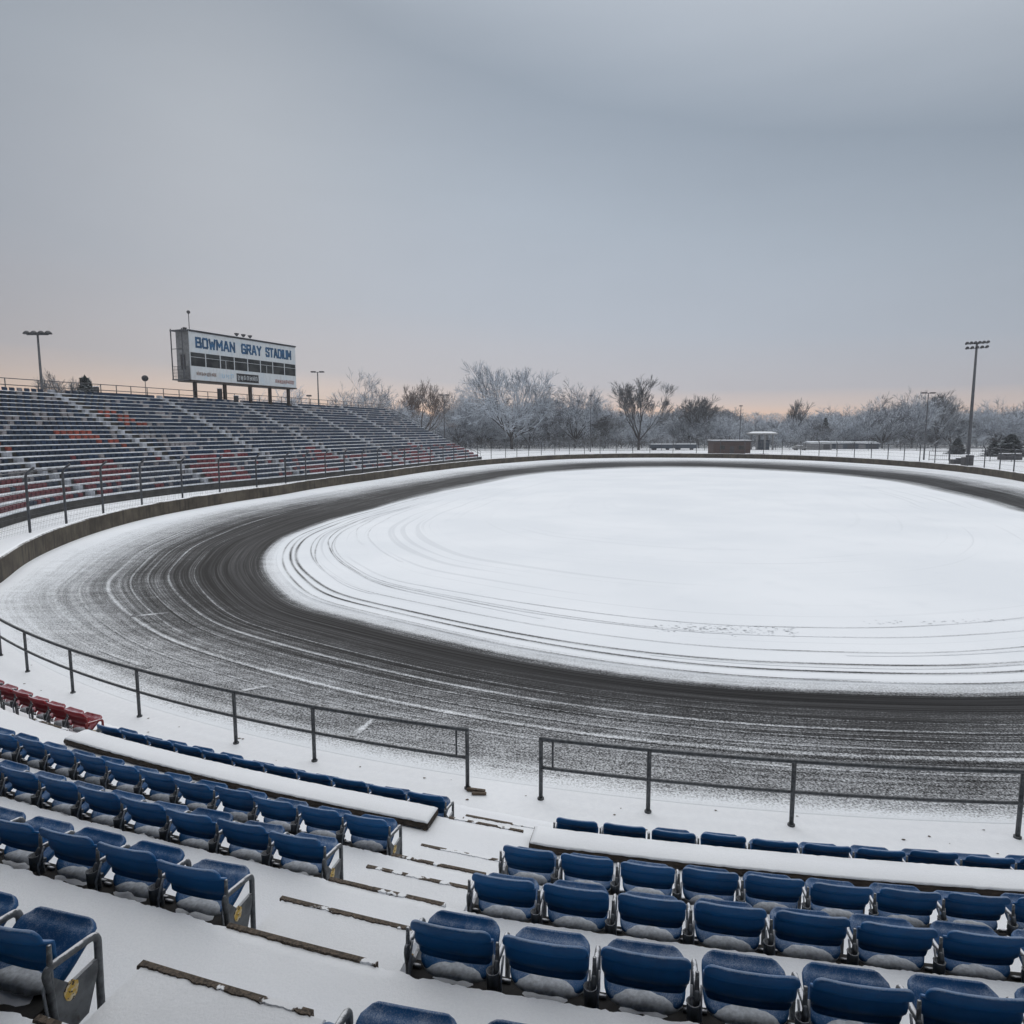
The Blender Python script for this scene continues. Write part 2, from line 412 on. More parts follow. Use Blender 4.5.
# short ridges lying across the racing line (grid markings)
def seg(a, b):
    A = Vector((*a, 0)); B = Vector((*b, 0)); return lambda u: A.lerp(B, u)
def g0(x, y):
    c, s = math.cos(PITCH), math.sin(PITCH); a = (x-512)/683; b = -(y-512)/683; r = (a, c+b*s, -s+b*c); t = -EYE/r[2]; return (r[0]*t, r[1]*t)
for k, (a, b) in enumerate([((130,617),(170,613)),((236,692),(274,685)),((352,737),(376,716)),((100,650),(150,668))]):
    sp.append(dict(fpos=seg(g0(*a), g0(*b)), width=.20, cov0=.45, cov1=.80, n=30, z=.0195+.0004*k, uvv=k*2.3, fade=.3, wob=.05, amb=amb_track))
tag(strips('snow_ridges_on_track', M_track, sp), 'white curved snow ridges left along the racing line', 'snow ridges', kind='structure')

# crumbly bare patch on the infield
rb = MB(); r2 = random.Random(5)
for k in range(190):
    u = r2.random()
    if k < 150: x = lerp(655, 800, u); y = 627+ 6*u + r2.gauss(0, 2.2)
    else: x = lerp(850, 1020, u); y = 624-3*u+r2.gauss(0, 1.0)
    g = g0(x, y); L = r2.uniform(.02, .07); W = r2.uniform(.01, .025); a = r2.uniform(-.15, .15)
    pts = [(g[0]+L*math.cos(q)*math.cos(a)-W*math.sin(q)*math.sin(a), g[1]+L*math.cos(q)*math.sin(a)+W*math.sin(q)*math.cos(a), .022) for q in [2*PI*j/7+r2.uniform(-.3,.3) for j in range(7)]]
    rb.add(pts, [tuple(range(7))])
M_grassbit = mat_plain('dead_grass_bits', (.38, .40, .42), .9, 0, .3, 5)
tag(rb.build('grass_tufts', M_grassbit), 'sparse dead grass poking through the infield snow', 'grass', kind='stuff')

# ------------------------------------------------------------------ outer concrete wall
def offset_curve(pts, off):
    out = []
    for i, p in enumerate(pts):
        d = (pts[min(i+1, len(pts)-1)]-pts[max(i-1, 0)]).normalized(); out.append(p+Vector((-d.y, d.x, 0))*off)
    return out
wt = [math.radians(d) for d in [x*.75 for x in range(int(-28/.75), int(229/.75))]]
wall_line = [pol(t, fout(t)) for t in wt]            # counter-clockwise: left normal points into the oval
# wall: thickness .3 outside
rings = []
for p, q, q2 in zip(wall_line, offset_curve(wall_line, -.30), offset_curve(wall_line, -.15)):
    h = .98+.03*mnoise.noise(Vector((p.x*.2, p.y*.2, 1)))
    sn = .05+.025*mnoise.noise(Vector((p.x*.7, p.y*.7, 9)))
    rings.append([(p.x, p.y, -.1), (p.x, p.y, h), (lerp(p.x, q.x, .15), lerp(p.y, q.y, .15), h+sn), (q2.x, q2.y, h+sn*1.5), (lerp(p.x, q.x, .85), lerp(p.y, q.y, .85), h+sn), (q.x, q.y, h), (q.x, q.y, -.1)])
w = MB(); w.loft(rings, 0, True)
tag(w.build('concrete_wall', M_wall), 'low stained brown concrete wall with a snow cap curving round the outside of the oval', 'wall')

# catch fence just beyond the wall
cf = empty('catch_fence', label='tall thin steel catch fence standing behind the curved concrete wall', cat='fence')
fl = []
foff = []
for t, p in zip(wt, wall_line):
    d = math.degrees(t) % 360
    foff.append(-(1.0+3.2*sstep(d, 165, 200)) if d < 300 else -1.0)
fl = [a+( b-a) for a, b in zip(wall_line, [offset_curve(wall_line, o)[i] for i, o in enumerate(foff)])]
# walk along the line, post every 4.1 m
acc = 0; posts = []; last = fl[-1]; posts.append((fl[-1], len(fl)-1))
i = len(fl)-1
while i > 0:
    d = (fl[i-1]-fl[i]).length; acc += d
    if acc >= 4.1: posts.append((fl[i-1], i-1)); acc = 0
    i -= 1
def inward(i):
    a, b = fl[max(i-1, 0)], fl[min(i+1, len(fl)-1)]; d = (b-a).normalized(); return Vector((-d.y, d.x, 0))
for p, i in posts[:100]:
    n = inward(i); pm = MB(); left = p.x < 0 and p.y < 100
    H = 4.0; k = .55 if left else .3
    pm.tube(curve_round([p+Vector((0,0,-.05)), p+Vector((0,0,H-.25)), p+n*k+Vector((0,0,H+.15))], .4, 5), .075, 6)
    pm.build('fence_post', M_steel, cf)
cb = MB()
for h in (.5, 1.1, 1.7, 2.3, 2.9, 3.5, 3.85):
    cb.tube([p+Vector((0,0,h)) for p in fl[::2]], .035 if h > 3.6 else .010, 4)
vert = random.Random(3)
for i in range(0, len(fl)-1):
    for u in (0, .25, .5, .75):
        p = fl[i].lerp(fl[i+1], u)
        if (p.x-0)**2+p.y**2 > 0: cb.tube([p+Vector((0,0,.05)), p+Vector((0,0,3.85))], .005, 3)
for i in range(len(fl)-1):
    if fl[i].x < -8 and fl[i].y < 75:
        L_ = (fl[i+1]-fl[i]).length; nn_ = max(1, int(L_/.16))
        for u in range(nn_):
            p = fl[i].lerp(fl[i+1], u/nn_); cb.tube([p+Vector((0,0,.05)), p+Vector((0,0,3.85))], .006, 3)
        for h in range(1, 20): cb.tube([fl[i]+Vector((0,0,h*.2)), fl[i+1]+Vector((0,0,h*.2))], .005, 3)
cb.build('fence_cables', M_steel, cf)

# ------------------------------------------------------------------ near terrace
def drift(a):
    K = [(-60,-.75),(-27,-.42),(-23,-.33),(-19,-.23),(-15.6,-.13),(-13,0),(-8,-.06),(10,-.2)]
    if a <= K[0][0]: return K[0][1]
    for (x0, y0), (x1, y1) in zip(K, K[1:]):
        if a <= x1: return lerp(y0, y1, (a-x0)/(x1-x0))
    return K[-1][1]
def arcN(r, a, z=0): return arc(r+drift(a), a, z)
BR = [43.12, 44.74, 45.98, 47.20, 48.46, 49.71]      # radius of seat-back tops, row 1..6
TR = [41.9, 43.22, 44.84, 46.08, 47.32, 48.58, 49.83, 51.1]   # front edges of treads 1..7 (+)
TZ = [1.11, 1.74, 2.28, 2.87, 3.40, 3.90, 4.42, 4.95]
A0, A1 = -54., 7.
SHADE_ROOF_R = 47.8
AISLES = [(-14.75, -13.42), (-25.05, -23.75)]
ter = empty('seating_terrace', label='snow-covered concrete seating terrace stepping down to the near railing', cat='terrace')
cm = MB(); n = 240
prof = [(TR[0], 0.0)]
for k in range(8):
    prof.append((TR[k], TZ[k]-.045)); prof.append((TR[k+1] if k < 7 else 60., TZ[k]-.045))
rings = []
for i in range(n+1):
    a = lerp(A0, A1, i/n); rings.append([tuple(arcN(r, a, z)) for r, z in prof]+[tuple(arcN(60., a, -.1)), tuple(arcN(TR[0], a, -.1))])
cm.loft(rings, 0, True); cm.build('concrete_steps', M_blackc, ter)
def in_aisle(a, m=0): return any(l-m < a < h+m for l, h in AISLES)
sn = MB()
for k in range(8):
    r0 = TR[k]; r1 = TR[k+1] if k < 7 else 58.; z = TZ[k]
    L = math.radians(A1-A0)*r0; m = int(L/.022) if k >= 2 else int(L/.05)
    st = 46 if k < 7 else 1
    rings = []
    for i in range(m+1):
        a = lerp(A0, A1, i/m); s = a*.8*r0/45
        jf = .012+.020*mnoise.noise(Vector((s*9, k*5, 0)))+.012*mnoise.noise(Vector((s*40, k*5, 2)))
        fb = in_aisle(a, .05); 
        back = 0.004 if (fb or k in (0,)) else .20+.05*mnoise.noise(Vector((s*5, k*9, 4)))+.035*mnoise.noise(Vector((s*26, k*9, 6)))
        if k == 7: back = 0
        rr0 = r0+jf; rr1 = r1-back
        hh = z+.008*mnoise.noise(Vector((s*2, k, 8)))
        ring = [(rr0, z-.044), (rr0-.004, hh-.018), (rr0+.012, hh-.004)]
        for u in (.08, .3, .6, .85): ring.append((lerp(rr0, rr1, u), hh+.004*mnoise.noise(Vector((s*3, u*4, k)))))
        ring += [(rr1-.03, hh-.004), (rr1-.006, hh-.018), (rr1, z-.044)]
        rings.append([tuple(arcN(r, a, zz)) for r, zz in ring])
    sn.loft(rings, 0, True, True, closed=False)
sn.build('tread_snow', M_snow, ter)
# dark kerb beam the seats are bolted to, with snow caught on it under each seat
SEATA = {}      # row -> (first centre angle left block, right block)
for k in range(1, 7):
    if k > len(BR)-1: continue
    rr_ = BR[k]; hz_ = TZ[k+1]
    for (l, h_) in ((-24.9 if k < 3 else -50, -14.93), (-13.30, A1)):
        l = max(l, A0); m = MB(); mo = MB(); rings = []; rg2 = []; L = math.radians(h_-l)*rr_; n_ = int(L/.035)
        pda = math.degrees(.56/rr_); a00 = (-14.89-pda/2) if h_ < -14 else [-12.66,-13.0,-12.93,-12.95,-12.80,-12.7][k]
        for i in range(n_+1):
            a = lerp(l, h_, i/n_)
            rings.append([tuple(arcN(r, a, z)) for r, z in ((TR[k+1]-.25, TZ[k]-.04), (TR[k+1]-.25, hz_-.145), (TR[k+1]+.02, hz_-.145), (TR[k+1]+.02, TZ[k]-.04))])
            ph = ((a-a00)/pda+.5) % 1-.5
            q = max(0, 1-(abs(ph)/.36)**2)*(.45 if h_ < -14 else .35); w_ = .75+.6*mnoise.noise(Vector((a*9, k*3, 1)))
            zz = hz_-.170+.085*q*min(1, w_)
            rg2.append([tuple(arcN(r, a, z)) for r, z in ((TR[k+1]-.29, zz-.06), (TR[k+1]-.24, zz), (TR[k+1]-.15, zz+.012), (TR[k+1]-.075-.02*w_, zz-.004), (TR[k+1]-.045, zz-.05))])
        m.loft(rings, 0, True); m.build('seat_kerb', M_blackc, ter)
        mo.loft(rg2, 0, True, True, closed=False); mo.build('kerb_snow', M_snow, ter)
# aisle half steps and nosings
for ai, (l, h) in enumerate(AISLES):
    ns = MB()
    ks = range(0, 7)
    for k in ks:
        hs = MB(); z = (TZ[k]+TZ[k+1])/2 if k < 7 else 0; rf = TR[k+1]-.62
        if k == 0: rf = TR[1]-.60
        rings = []
        for i in range(25):
            a = lerp(l, h, i/24); j = .006*mnoise.noise(Vector((a*8, k, 3)))
            rings.append([tuple(arcN(r, a, zz)) for r, zz in ((rf, TZ[k]-.03), (rf+.002, z-.02), (rf+.02, z+j), (TR[k+1]-.2, z+j), (TR[k+1]+.003, z+j), (TR[k+1]+.003, TZ[k]-.03))])
        hs.loft(rings, 0, True, False); hs.build('half_step', M_snow, ter)
    for k in range(0, 7):
        for kind in (0, 1):
            if kind: rf, z = TR[k+1], TZ[k+1]
            else: rf, z = (TR[k+1]-.62 if k else TR[1]-.60), (TZ[k]+TZ[k+1])/2
            nm = MB(); rings = []; sh = rnd.uniform(-.06, .06)
            for i in range(61):
                a = lerp(l+.03+sh, h-.03+sh, i/60)
                wdt = .027+.010*mnoise.noise(Vector((a*11, k*3+kind, 3)))+.012*mnoise.noise(Vector((a*60, k*3+kind, 6)))
                rings.append([tuple(arcN(r, a, zz)) for r, zz in ((rf-.008, z-.05), (rf-.008, z+.0075), (rf+wdt, z+.0085), (rf+wdt+.004, z-.01))])
            nm.loft(rings, 0, True); nm.build('step_nosing', M_nosing, ter)
# lowest nosing in front of row 1
nm = MB(); rings = []
for i in range(61):
    a = lerp(-15.0, -13.2, i/60); rings.append([tuple(arcN(r, a, zz)) for r, zz in ((TR[0]+.3, TZ[0]-.03), (TR[0]+.3, TZ[0]+.009), (TR[0]+.345, TZ[0]+.009), (TR[0]+.35, TZ[0]-.03))])
nm.loft(rings, 0, True); nm.build('step_nosing', M_nosing, ter)

# ------------------------------------------------------------------ seats
def shell(hw, hh, rc, th, fy, nx=18, nz=12, low0=.1):
    """rounded, curved shell: returns MB in local coords x, z (centred), y from fy(u,w)"""
    mb = MB()
    def P(u, w, s):
        z = w*hh; e = max(0, abs(z)-(hh-rc)); X = hw-(rc-math.sqrt(max(0, rc*rc-e*e)))
        if w < 0: X = min(X, hw*(1-.10*max(0, (-w-low0)/(1-low0))**2.2))
        x = u*X
        return (x, fy(x/hw, w)+s*th/2, z)
    us = [math.sin(PI/2*(-1+2*i/nx)) for i in range(nx+1)]; ws = [math.sin(PI/2*(-1+2*j/nz)) for j in range(nz+1)]
    def Q(u, w, s):
        # slimmer towards the rim so the rim is rounded
        k = min(1, (1-max(abs(u), abs(w)))/.10); q = math.sqrt(max(0, 1-(1-k)**2))
        return P(u, w, s*lerp(.35, 1, q))
    A = [Q(u, w, -1) for w in ws for u in us]; B = [Q(u, w, 1) for w in ws for u in us]
    N = nx+1; K = len(A); fs = []
    for j in range(nz):
        for i in range(nx):
            a = j*N+i; fs.append((a, a+1, a+N+1, a+N)); fs.append((K+a, K+a+N, K+a+N+1, K+a+1))
    rim = [i for i in range(N)]+[j*N+nx for j in range(1, nz+1)]+[nz*N+i for i in range(nx-1, -1, -1)]+[j*N for j in range(nz-1, 0, -1)]
    for q in range(len(rim)):
        a, b = rim[q], rim[(q+1) % len(rim)]; fs.append((a, K+a, K+b, b))
    mb.add(A+B, fs, 0, True); return mb

def xf(mb, rx=0, loc=(0,0,0)):
    c, s = math.cos(rx), math.sin(rx)
    mb.v = [(x+loc[0], y*c-z*s+loc[1], y*s+z*c+loc[2]) for x, y, z in mb.v]; return mb

def back_y(u, w):
    y = .024*abs(u)**2.6                      # the sides wrap forward
    # upper roll leaning back over a recessed band
    y += -.034*sstep(w, .22, .42)+ .012*sstep(w, -.3, .15)*(1-sstep(w, .25, .5)) - .010*(1-sstep(w, -.9, -.5))*0
    y += .018*sstep(-w, .45, .75)-.016*sstep(-w, .80, .97)
    return y
def pan_y(u, w):
    y = -.018*abs(u)**3 - .0*w
    y += .022*(1-min(1, u*u))*math.exp(-((w+.1)/.55)**2)
    y += .020*sstep(w, .55, .75) - .012*sstep(w, .75, 1.0)
    return y
SEATS = {}
def make_seat(mplast, mframe, name, mpan):
    root = empty(name)
    b = xf(shell(.247, .152, .060, .026, back_y, 22, 18), -math.radians(-13), (0, .045, .665)); 
    # lean: the top is further back (towards -y)
    b.build('backrest', mplast, root)
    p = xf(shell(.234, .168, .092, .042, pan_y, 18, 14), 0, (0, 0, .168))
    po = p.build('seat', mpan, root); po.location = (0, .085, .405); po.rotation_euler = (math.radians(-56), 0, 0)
    sh_ = MB(); rr = []
    for i in range(13):
        u = -1+2*i/12; hgt = .045*max(.02, 1-u*u)**.5*(1+.06*math.sin(i*2.1+.6)); wy = .085*max(.05, 1-u**4)
        rr.append([(u*.215, .115+wy*math.cos(q_)*(1+.05*math.sin(i*3)), .415+max(-.25, math.sin(q_))*hgt) for q_ in [PI*2*k/10 for k in range(10)]])
    sh_.loft(rr, 0, True, True); sh_.build('snow_heap', M_snowshade, root)
    for sx in (-1, 1):
        hb = MB(); hb.tube([(sx*.275, .085, .43), (sx*.215, .085, .43)], .013, 6); hb.build('hinge', mframe, root)
    for sx in (-1, 1):
        hb = MB(); hb.tube([(sx*.252, .052, .62), (sx*.256, -.004, .50), (sx*.256, .012, .30)], .0075, 6); hb.build('side_strap', M_strap, root)
    def arm(x, end=False):
        m = MB()
        m.tube(curve_round([(x, .02, .50), (x, -.005, .615), (x, .29, .585), (x, .285, .40), (x, .275, -.06)], .05, 5), .0165, 8, flat=1.25)
        m.tube([(x, .03, .72), (x, .02, .50), (x, .05, -.06)], [.011, .016, .018], 8)
        o = m.build('arm_frame', mframe, root)
        if end:
            m = MB(); t = .010
            pts = [(.035, .20), (.20, .22), (.270, .40), (.275, .46), (.12, .45), (.028, .56)]
            ra = [(x-t, y, z) for y, z in pts]; rb_ = [(x+t, y, z) for y, z in pts]
            m.loft([ra, rb_], 0, True); pn = m.build('end_panel', M_panel, root)
            m = MB(); pl = [(x+t+.003, .10+.035*math.cos(q)*(1+.1*math.sin(5*q)), .30+.05*math.sin(q)*(1+.1*math.cos(4*q))) for q in [2*PI*k/14 for k in range(14)]]
            pl2 = [(x+t, y, z) for _, y, z in pl]
            m.loft([pl2, pl], 0, True); m.build('number_plate', M_plate, pn)
        return o
    arm(.28)
    m = MB()   # cup holder hung behind the standard
    q = 14; ro, ri = .038, .033; c0 = (.262, -.012)
    def ring(r, z): return [(c0[0]+r*math.cos(2*PI*k/q), c0[1]+r*math.sin(2*PI*k/q), z) for k in range(q)]
    m.loft([ring(ro*.9, .46), ring(ro, .57), ring(ro+.003, .575), ring(ri, .575), ring(ri*.9, .48), ring(.002, .48)], 0, True, True)
    m.box((c0[0]+.01, c0[1]+.05, .50), (.03, .04, .03)); m.build('cup_holder', M_cup, root)
    return root, arm
def add_end(root, x, mframe):
    pass
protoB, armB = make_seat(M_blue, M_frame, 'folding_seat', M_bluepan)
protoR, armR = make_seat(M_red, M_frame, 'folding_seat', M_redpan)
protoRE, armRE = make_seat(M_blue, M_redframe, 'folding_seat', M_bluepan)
# end variants
def variant(proto, arm, x, keep_arm=True):
    before = set(proto.children)
    c = copy_tree(proto)
    return c
# shared meshes for end standards
def end_parts(mframe, x, cup=None):
    r = empty('tmp'); before = None
    m = MB()
    m.tube(curve_round([(x, .02, .50), (x, -.005, .615), (x, .29, .585), (x, .285, .40), (x, .275, -.06)], .05, 5), .0165, 8, flat=1.25)
    m.tube([(x, .03, .72), (x, .02, .50), (x, .05, -.06)], [.011, .016, .018], 8)
    a = m.build('arm_frame', mframe, r)
    m = MB(); t = .010
    pts = [(.035, .20), (.20, .22), (.270, .40), (.275, .46), (.12, .45), (.028, .56)]
    m.loft([[(x-t, y, z) for y, z in pts], [(x+t, y, z) for y, z in pts]], 0, True); pn = m.build('end_panel', M_panel, r)
    m = MB(); sgn = 1 if x > 0 else -1
    pl = [(x+sgn*(t+.003), .115+.040*math.cos(q)*(1+.1*math.sin(5*q)), .42+.050*math.sin(q)*(1+.1*math.cos(4*q))) for q in [2*PI*k/14 for k in range(14)]]
    m.loft([[(x+sgn*t, y, z) for _, y, z in pl], pl], 0, True); m.build('number_plate', M_plate, pn)
    return r
endR = end_parts(M_frame, .272); endL = end_parts(M_frame, -.272); endRr = end_parts(M_redframe, .272)
GN = 'folding stadium seats on the near terrace'
def seat_at(r, a, ztop, proto, label, right_end=None, left_end=None, first=[]):
    o = copy_tree(proto, skip=('arm_frame', 'cup_holder') if right_end else ())
    p = arcN(r, a, ztop-.815); o.location = p; o.rotation_euler = (0, 0, math.radians(a)); tag(o, label, 'seat', GN)
    for ch in o.children:
        if ch.name.startswith('seat'):
            ch.rotation_euler = (math.radians(-56+rnd.uniform(-7, 7)), rnd.uniform(-.02, .02), 0)
        if ch.name.startswith('backrest'):
            ch.rotation_euler = (rnd.uniform(-.025, .025), 0, 0)
    for e in (right_end, left_end):
        if e:
            for ch in e.children: copy_tree(ch, o)
    return o
BZ = [1.93, 2.56, 3.12, 3.65, 4.18, 4.72]
rowword = ['front','second','third','fourth','fifth','sixth']
PIT = .56
for k in range(5):                         # left block: runs left from the stairs
    da = math.degrees(PIT/BR[k]); a = -14.89-da/2+(.03 if k == 4 else 0); j = 0
    lim = {0: -23.3, 1: -33., 2: -33., 3: -30., 4: -26.}[k]
    while a > lim:
        rf = 'blue end seat on the left edge of the stairs' if j == 0 else '%s blue seat left of the stairs' % ORD[j+1]
        seat_at(BR[k], a, BZ[k], protoB, rf+', %s row from the railing' % rowword[k], right_end=endR if j == 0 else None,
                left_end=endL if (k == 0 and a-da < lim) else None)
        a -= da; j += 1
for k in range(6):                         # right block: runs right from the stairs
    da = math.degrees(PIT/BR[k]); a = [-12.66,-13.0,-12.93,-12.95,-12.80,-12.7][k]; j = 0
    lim = [-2.,-2.5,-4.,-5.,-6.5,-7][k]
    while a < lim:
        rf = 'blue end seat on the right edge of the stairs' if j == 0 else '%s blue seat right of the stairs' % ORD[j+1]
        seat_at(BR[k], a, BZ[k], protoB, rf+', %s row from the railing' % rowword[k], left_end=endL if j == 0 else None)
        a += da; j += 1
# red block at the far left
da = math.degrees(PIT/42.62); a = -23.75-da/2
for j in range(15):
    seat_at(42.62-.035*j-drift(a-j*da), a-j*da, 1.93, protoR, ('end red folding seat with a scuffed blue end panel at the far left' if j == 0 else '%s red folding seat from the right in the far left front row' % ORD[j+1]), right_end=endRr if j == 0 else None)
da = math.degrees(PIT/43.75); a = -25.9
for j in range(4):
    seat_at(43.75-drift(a-j*da), a-j*da, 2.50, protoRE, ('seat with red frame and dusty dark back behind the red row' if j == 0 else '%s red-framed dark seat behind the row of red seats' % ORD[j+1]), right_end=endRr if j == 0 else None)
for t_ in (protoB, protoR, protoRE, endR, endL, endRr):
    def rm(o):
        for c in list(o.children): rm(c)
        bpy.data.objects.remove(o)
    rm(t_)

# unseen roof above and behind the viewpoint, added to shade the near snow
M_shaderoof = mat_plain('shade_roof_steel', (.05, .05, .055), .8, 0, .3, .5)
rt = empty('added_shade_roof', (0, 0, 0), 0, 'unseen dark roof on columns, added to shade the near stand', 'roof')
m = MB(); RZ = 10.6
rings = []
for i in range(61):
    a = lerp(-50, 30, i/60); rings.append([tuple(arc(r, a, z)) for r, z in ((SHADE_ROOF_R, RZ), (76, RZ+4.2), (76, RZ+4.5), (SHADE_ROOF_R, RZ+.4))])
m.loft(rings, 0, True); m.build('deck', M_shaderoof, rt)
m = MB()
for i in range(17):
    a = -50+i*5; p0 = arc(SHADE_ROOF_R+.2, a, RZ-.12); p1 = arc(75.8, a, RZ+4.05); m.tube([p0, p1], .12, 6)
m.build('rafters', M_shaderoof, rt)
for i in range(9):
    m = MB(); a = -50+i*10; m.tube([arc(66, a, 3.5), arc(66, a, RZ+2.3)], .16, 8); m.build('column', M_shaderoof, rt)

# long counters between the first two rows
def counter(l, h, label):
    root = empty('counter', label=label, cat='counter', group='snow-covered counters behind the front row')
    def slab(name, r0, r1, z0, z1, mat, l_=l, h_=h, jag=0):
        m = MB(); rings = []; nn = int((h_-l_)*14)
        for i in range(nn+1):
            a = lerp(l_, h_, i/nn); j = jag*mnoise.noise(Vector((a*12, r0, 1))); j2 = jag*mnoise.noise(Vector((a*9, r0, 5)))
            e = min(i, nn-i); sq = .012 if (jag and e == 0) else 0
            rings.append([tuple(arcN(r, a, z)) for r, z in ((r0-j, z0), (r0-j-.004, lerp(z0, z1, .6)-sq), (r0+.018-j, z1-sq+j*.2), ((r0+r1)/2, z1+.004-sq+j2*.4), (r1-.018+j2, z1-sq+j2*.2), (r1+j2+.004, lerp(z0, z1, .6)-sq), (r1+j2, z0))])
        m.loft(rings, 0, True, bool(jag)); return m.build(name, mat, root)
    slab('table_top', 43.24, 43.585, 1.76, 1.83, M_darkwood)
    slab('snow_cover', 43.23, 43.575, 1.8305, 1.855, M_snow, l+.01, h-.01, .012)
    m = MB()
    a = l+.4
    while a < h-.3:
        p = arcN(43.40, a, 1.74); m.box((p.x, p.y, 1.735), (.05, .26, .05), math.radians(a)); m.box((p.x, p.y, 1.45), (.05, .05, .62), math.radians(a)); a += 1.6
    m.build('bracket', M_steel, root)
    for e, d in ((l+.06, 1), (h-.06, -1)):
        m = MB(); p = arcN(43.41, e, 0); m.box((p.x, p.y, 1.44), (.045, .33, .639), math.radians(e)); m.build('end_panel', M_wood, root)
    slab('apron', 43.52, 43.56, 1.60, 1.759, M_blackc, l+.12, h-.12)
counter(-23.2, -14.95, 'long snow-covered wooden counter in the left block behind the front row')
counter(-13.3, -1.5, 'long snow-covered counter in the right block behind the front row')

# ------------------------------------------------------------------ near railing
RR = 39.45
def railing(posts, label, end_left, end_right):
    root = empty('railing', label=label, cat='railing', group='steel pipe railings along the near edge of the track')
    a0, a1 = posts[0], posts[-1]; N = int((a1-a0)*3)+2
    top = [arc(RR, lerp(a0, a1, i/N), 1.125) for i in range(N+1)]
    midh = .595
    mid = [arc(RR, lerp(a0, a1, i/N), midh) for i in range(N+1)]
    m = MB()
    pt = list(top)
    if end_right: pt = curve_round([*top[:-1], top[-1], arc(RR, a1, .0)], .09, 4) if False else pt
    m.tube(pt, .040, 10); m.build('top_rail', M_rail, root)
    m = MB(); m.tube(mid, .033, 10); m.build('middle_rail', M_rail, root)
    for i, a in enumerate(posts):
        m = MB(); m.tube([arc(RR, a, -.02), arc(RR, a, 1.125)], .037, 10)
        m.tube([arc(RR, a, -.0), arc(RR, a, .03)], .06, 10)
        if (i == 0 and end_left) or (i == len(posts)-1 and end_right):
            m.add(*ball(arc(RR, a, 1.125), .040), 0, True)
        m.build('post', M_rail, root)
    for cond, a, s in ((end_left, a0, 1), (end_right, a1, -1)):
        if cond:
            da_ = math.degrees(.21/RR)*s; m = MB()
            m.tube([arc(RR, a+da_, 1.125), arc(RR, a+da_, midh)], .018, 8); m.build('end_brace', M_rail, root)
def ball(c, r, n=10, k=6):
    vs = []; fs = []
    for i in range(k+1):
        th = PI*i/k
        for j in range(n): vs.append((c[0]+r*math.sin(th)*math.cos(2*PI*j/n), c[1]+r*math.sin(th)*math.sin(2*PI*j/n), c[2]+r*math.cos(th)))
    for i in range(k):
        for j in range(n): fs.append((i*n+j, i*n+(j+1) % n, (i+1)*n+(j+1) % n, (i+1)*n+j))
    return vs, fs
railing([-52.6,-48.6,-44.,-39.41,-36.25,-32.42,-28.33,-23.89,-20.97,-16.23], 'grey pipe railing curving along the track left of the stairs', False, True)
railing([-14.24,-11.53,-8.15,-3.05,1.2,5.4], 'grey pipe railing along the track right of the stairs', True, False)
cr_ = MB(); qd = random.Random(44)
for i in range(70):
    p = arc(RR+qd.uniform(-.3, 2.0), qd.uniform(-40, 0), .004); e = qd.uniform(.012, .04); a_ = qd.uniform(0, 3)
    cr_.add([(p.x+e*math.cos(a_+j*1.26)*qd.uniform(.6, 1.3), p.y+e*math.sin(a_+j*1.26)*qd.uniform(.4, 1), .006+.004*(j % 2)) for j in range(5)], [(0,1,2,3,4)])
tag(cr_.build('leaf_litter', M_wood), 'scattered dead leaf bits on the snowy walkway by the railing', 'leaf litter', kind='stuff')
# broken board lying by the railing foot
m = MB(); g = g0(476, 792); m.box((g[0], g[1], .035), (.34, .07, .05), -.25, 0, .006); m.box((g[0]+.06, g[1]-.10, .03), (.26, .06, .04), -.05, 0, .006)
tag(m.build('broken_board', M_wood), 'small broken brown board lying on snow by the railing end', 'board')

# ------------------------------------------------------------------ far grandstand
BASE = [(-27.5,26),(-31,35),(-33.6,43.5),(-35.6,51),(-36.2,58),(-35.0,67),(-32.6,75),(-29.4,82.5),(-25.6,93),(-21,106.5),(-16,121),(-11,136),(-6.6,149.5)]
bp = [Vector((x, y, 0)) for x, y in BASE]
def catmull(P, u):
    n = len(P)-1; x = u*n; i = min(int(x), n-1); t = x-i
    p0, p1, p2, p3 = P[max(i-1,0)], P[i], P[i+1], P[min(i+2, n)]
    return .5*((2*p1)+(p2-p0)*t+(2*p0-5*p1+4*p2-p3)*t*t+(3*p1-p0-3*p2+p3)*t**3)
dense = [catmull(bp, k/600) for k in range(601)]
arcl = [0]
for a, b in zip(dense, dense[1:]): arcl.append(arcl[-1]+(b-a).length)
LEN = arcl[-1]
def base_at(s):
    s = max(0, min(LEN, s)); lo, hi = 0, 600
    while hi-lo > 1:
        mi = (lo+hi)//2
        if arcl[mi] <= s: lo = mi
        else: hi = mi
    t = (s-arcl[lo])/max(1e-6, arcl[hi]-arcl[lo]); p = dense[lo].lerp(dense[hi], t)
    a, b = dense[max(lo-12, 0)], dense[min(hi+12, 600)]; d = (b-a).normalized(); return p, Vector((-d.y, d.x, 0)), d
NR = 22; TRD = 1.06; RIS = .478; FZ = .75
M_rowsnow = mat_plain('thin_grey_snow', (.60, .64, .69), .9, 0, .25, .9)  # thin snow, greyer than the open ground snow
M_aisle = mat_plain('trodden_snow', (.34, .36, .40), .9, 0, .35, 1.5)
gs = empty('grandstand', label='long curved concrete grandstand of snowy seat rows beyond the left wall', cat='grandstand')
nS = 150
body = MB(); snow = MB(); rings = []; 
def gpt(s, off, z):
    p, nr, d = base_at(s); q = p+nr*off; return (q.x, q.y, z)
# end slope: rows shorten towards the far end
def row_len(k): return LEN-.0*k
AIS = [s for s in (12.5, 26.8, 42.0, 57.5, 73.0, 88.5, 104.0)]
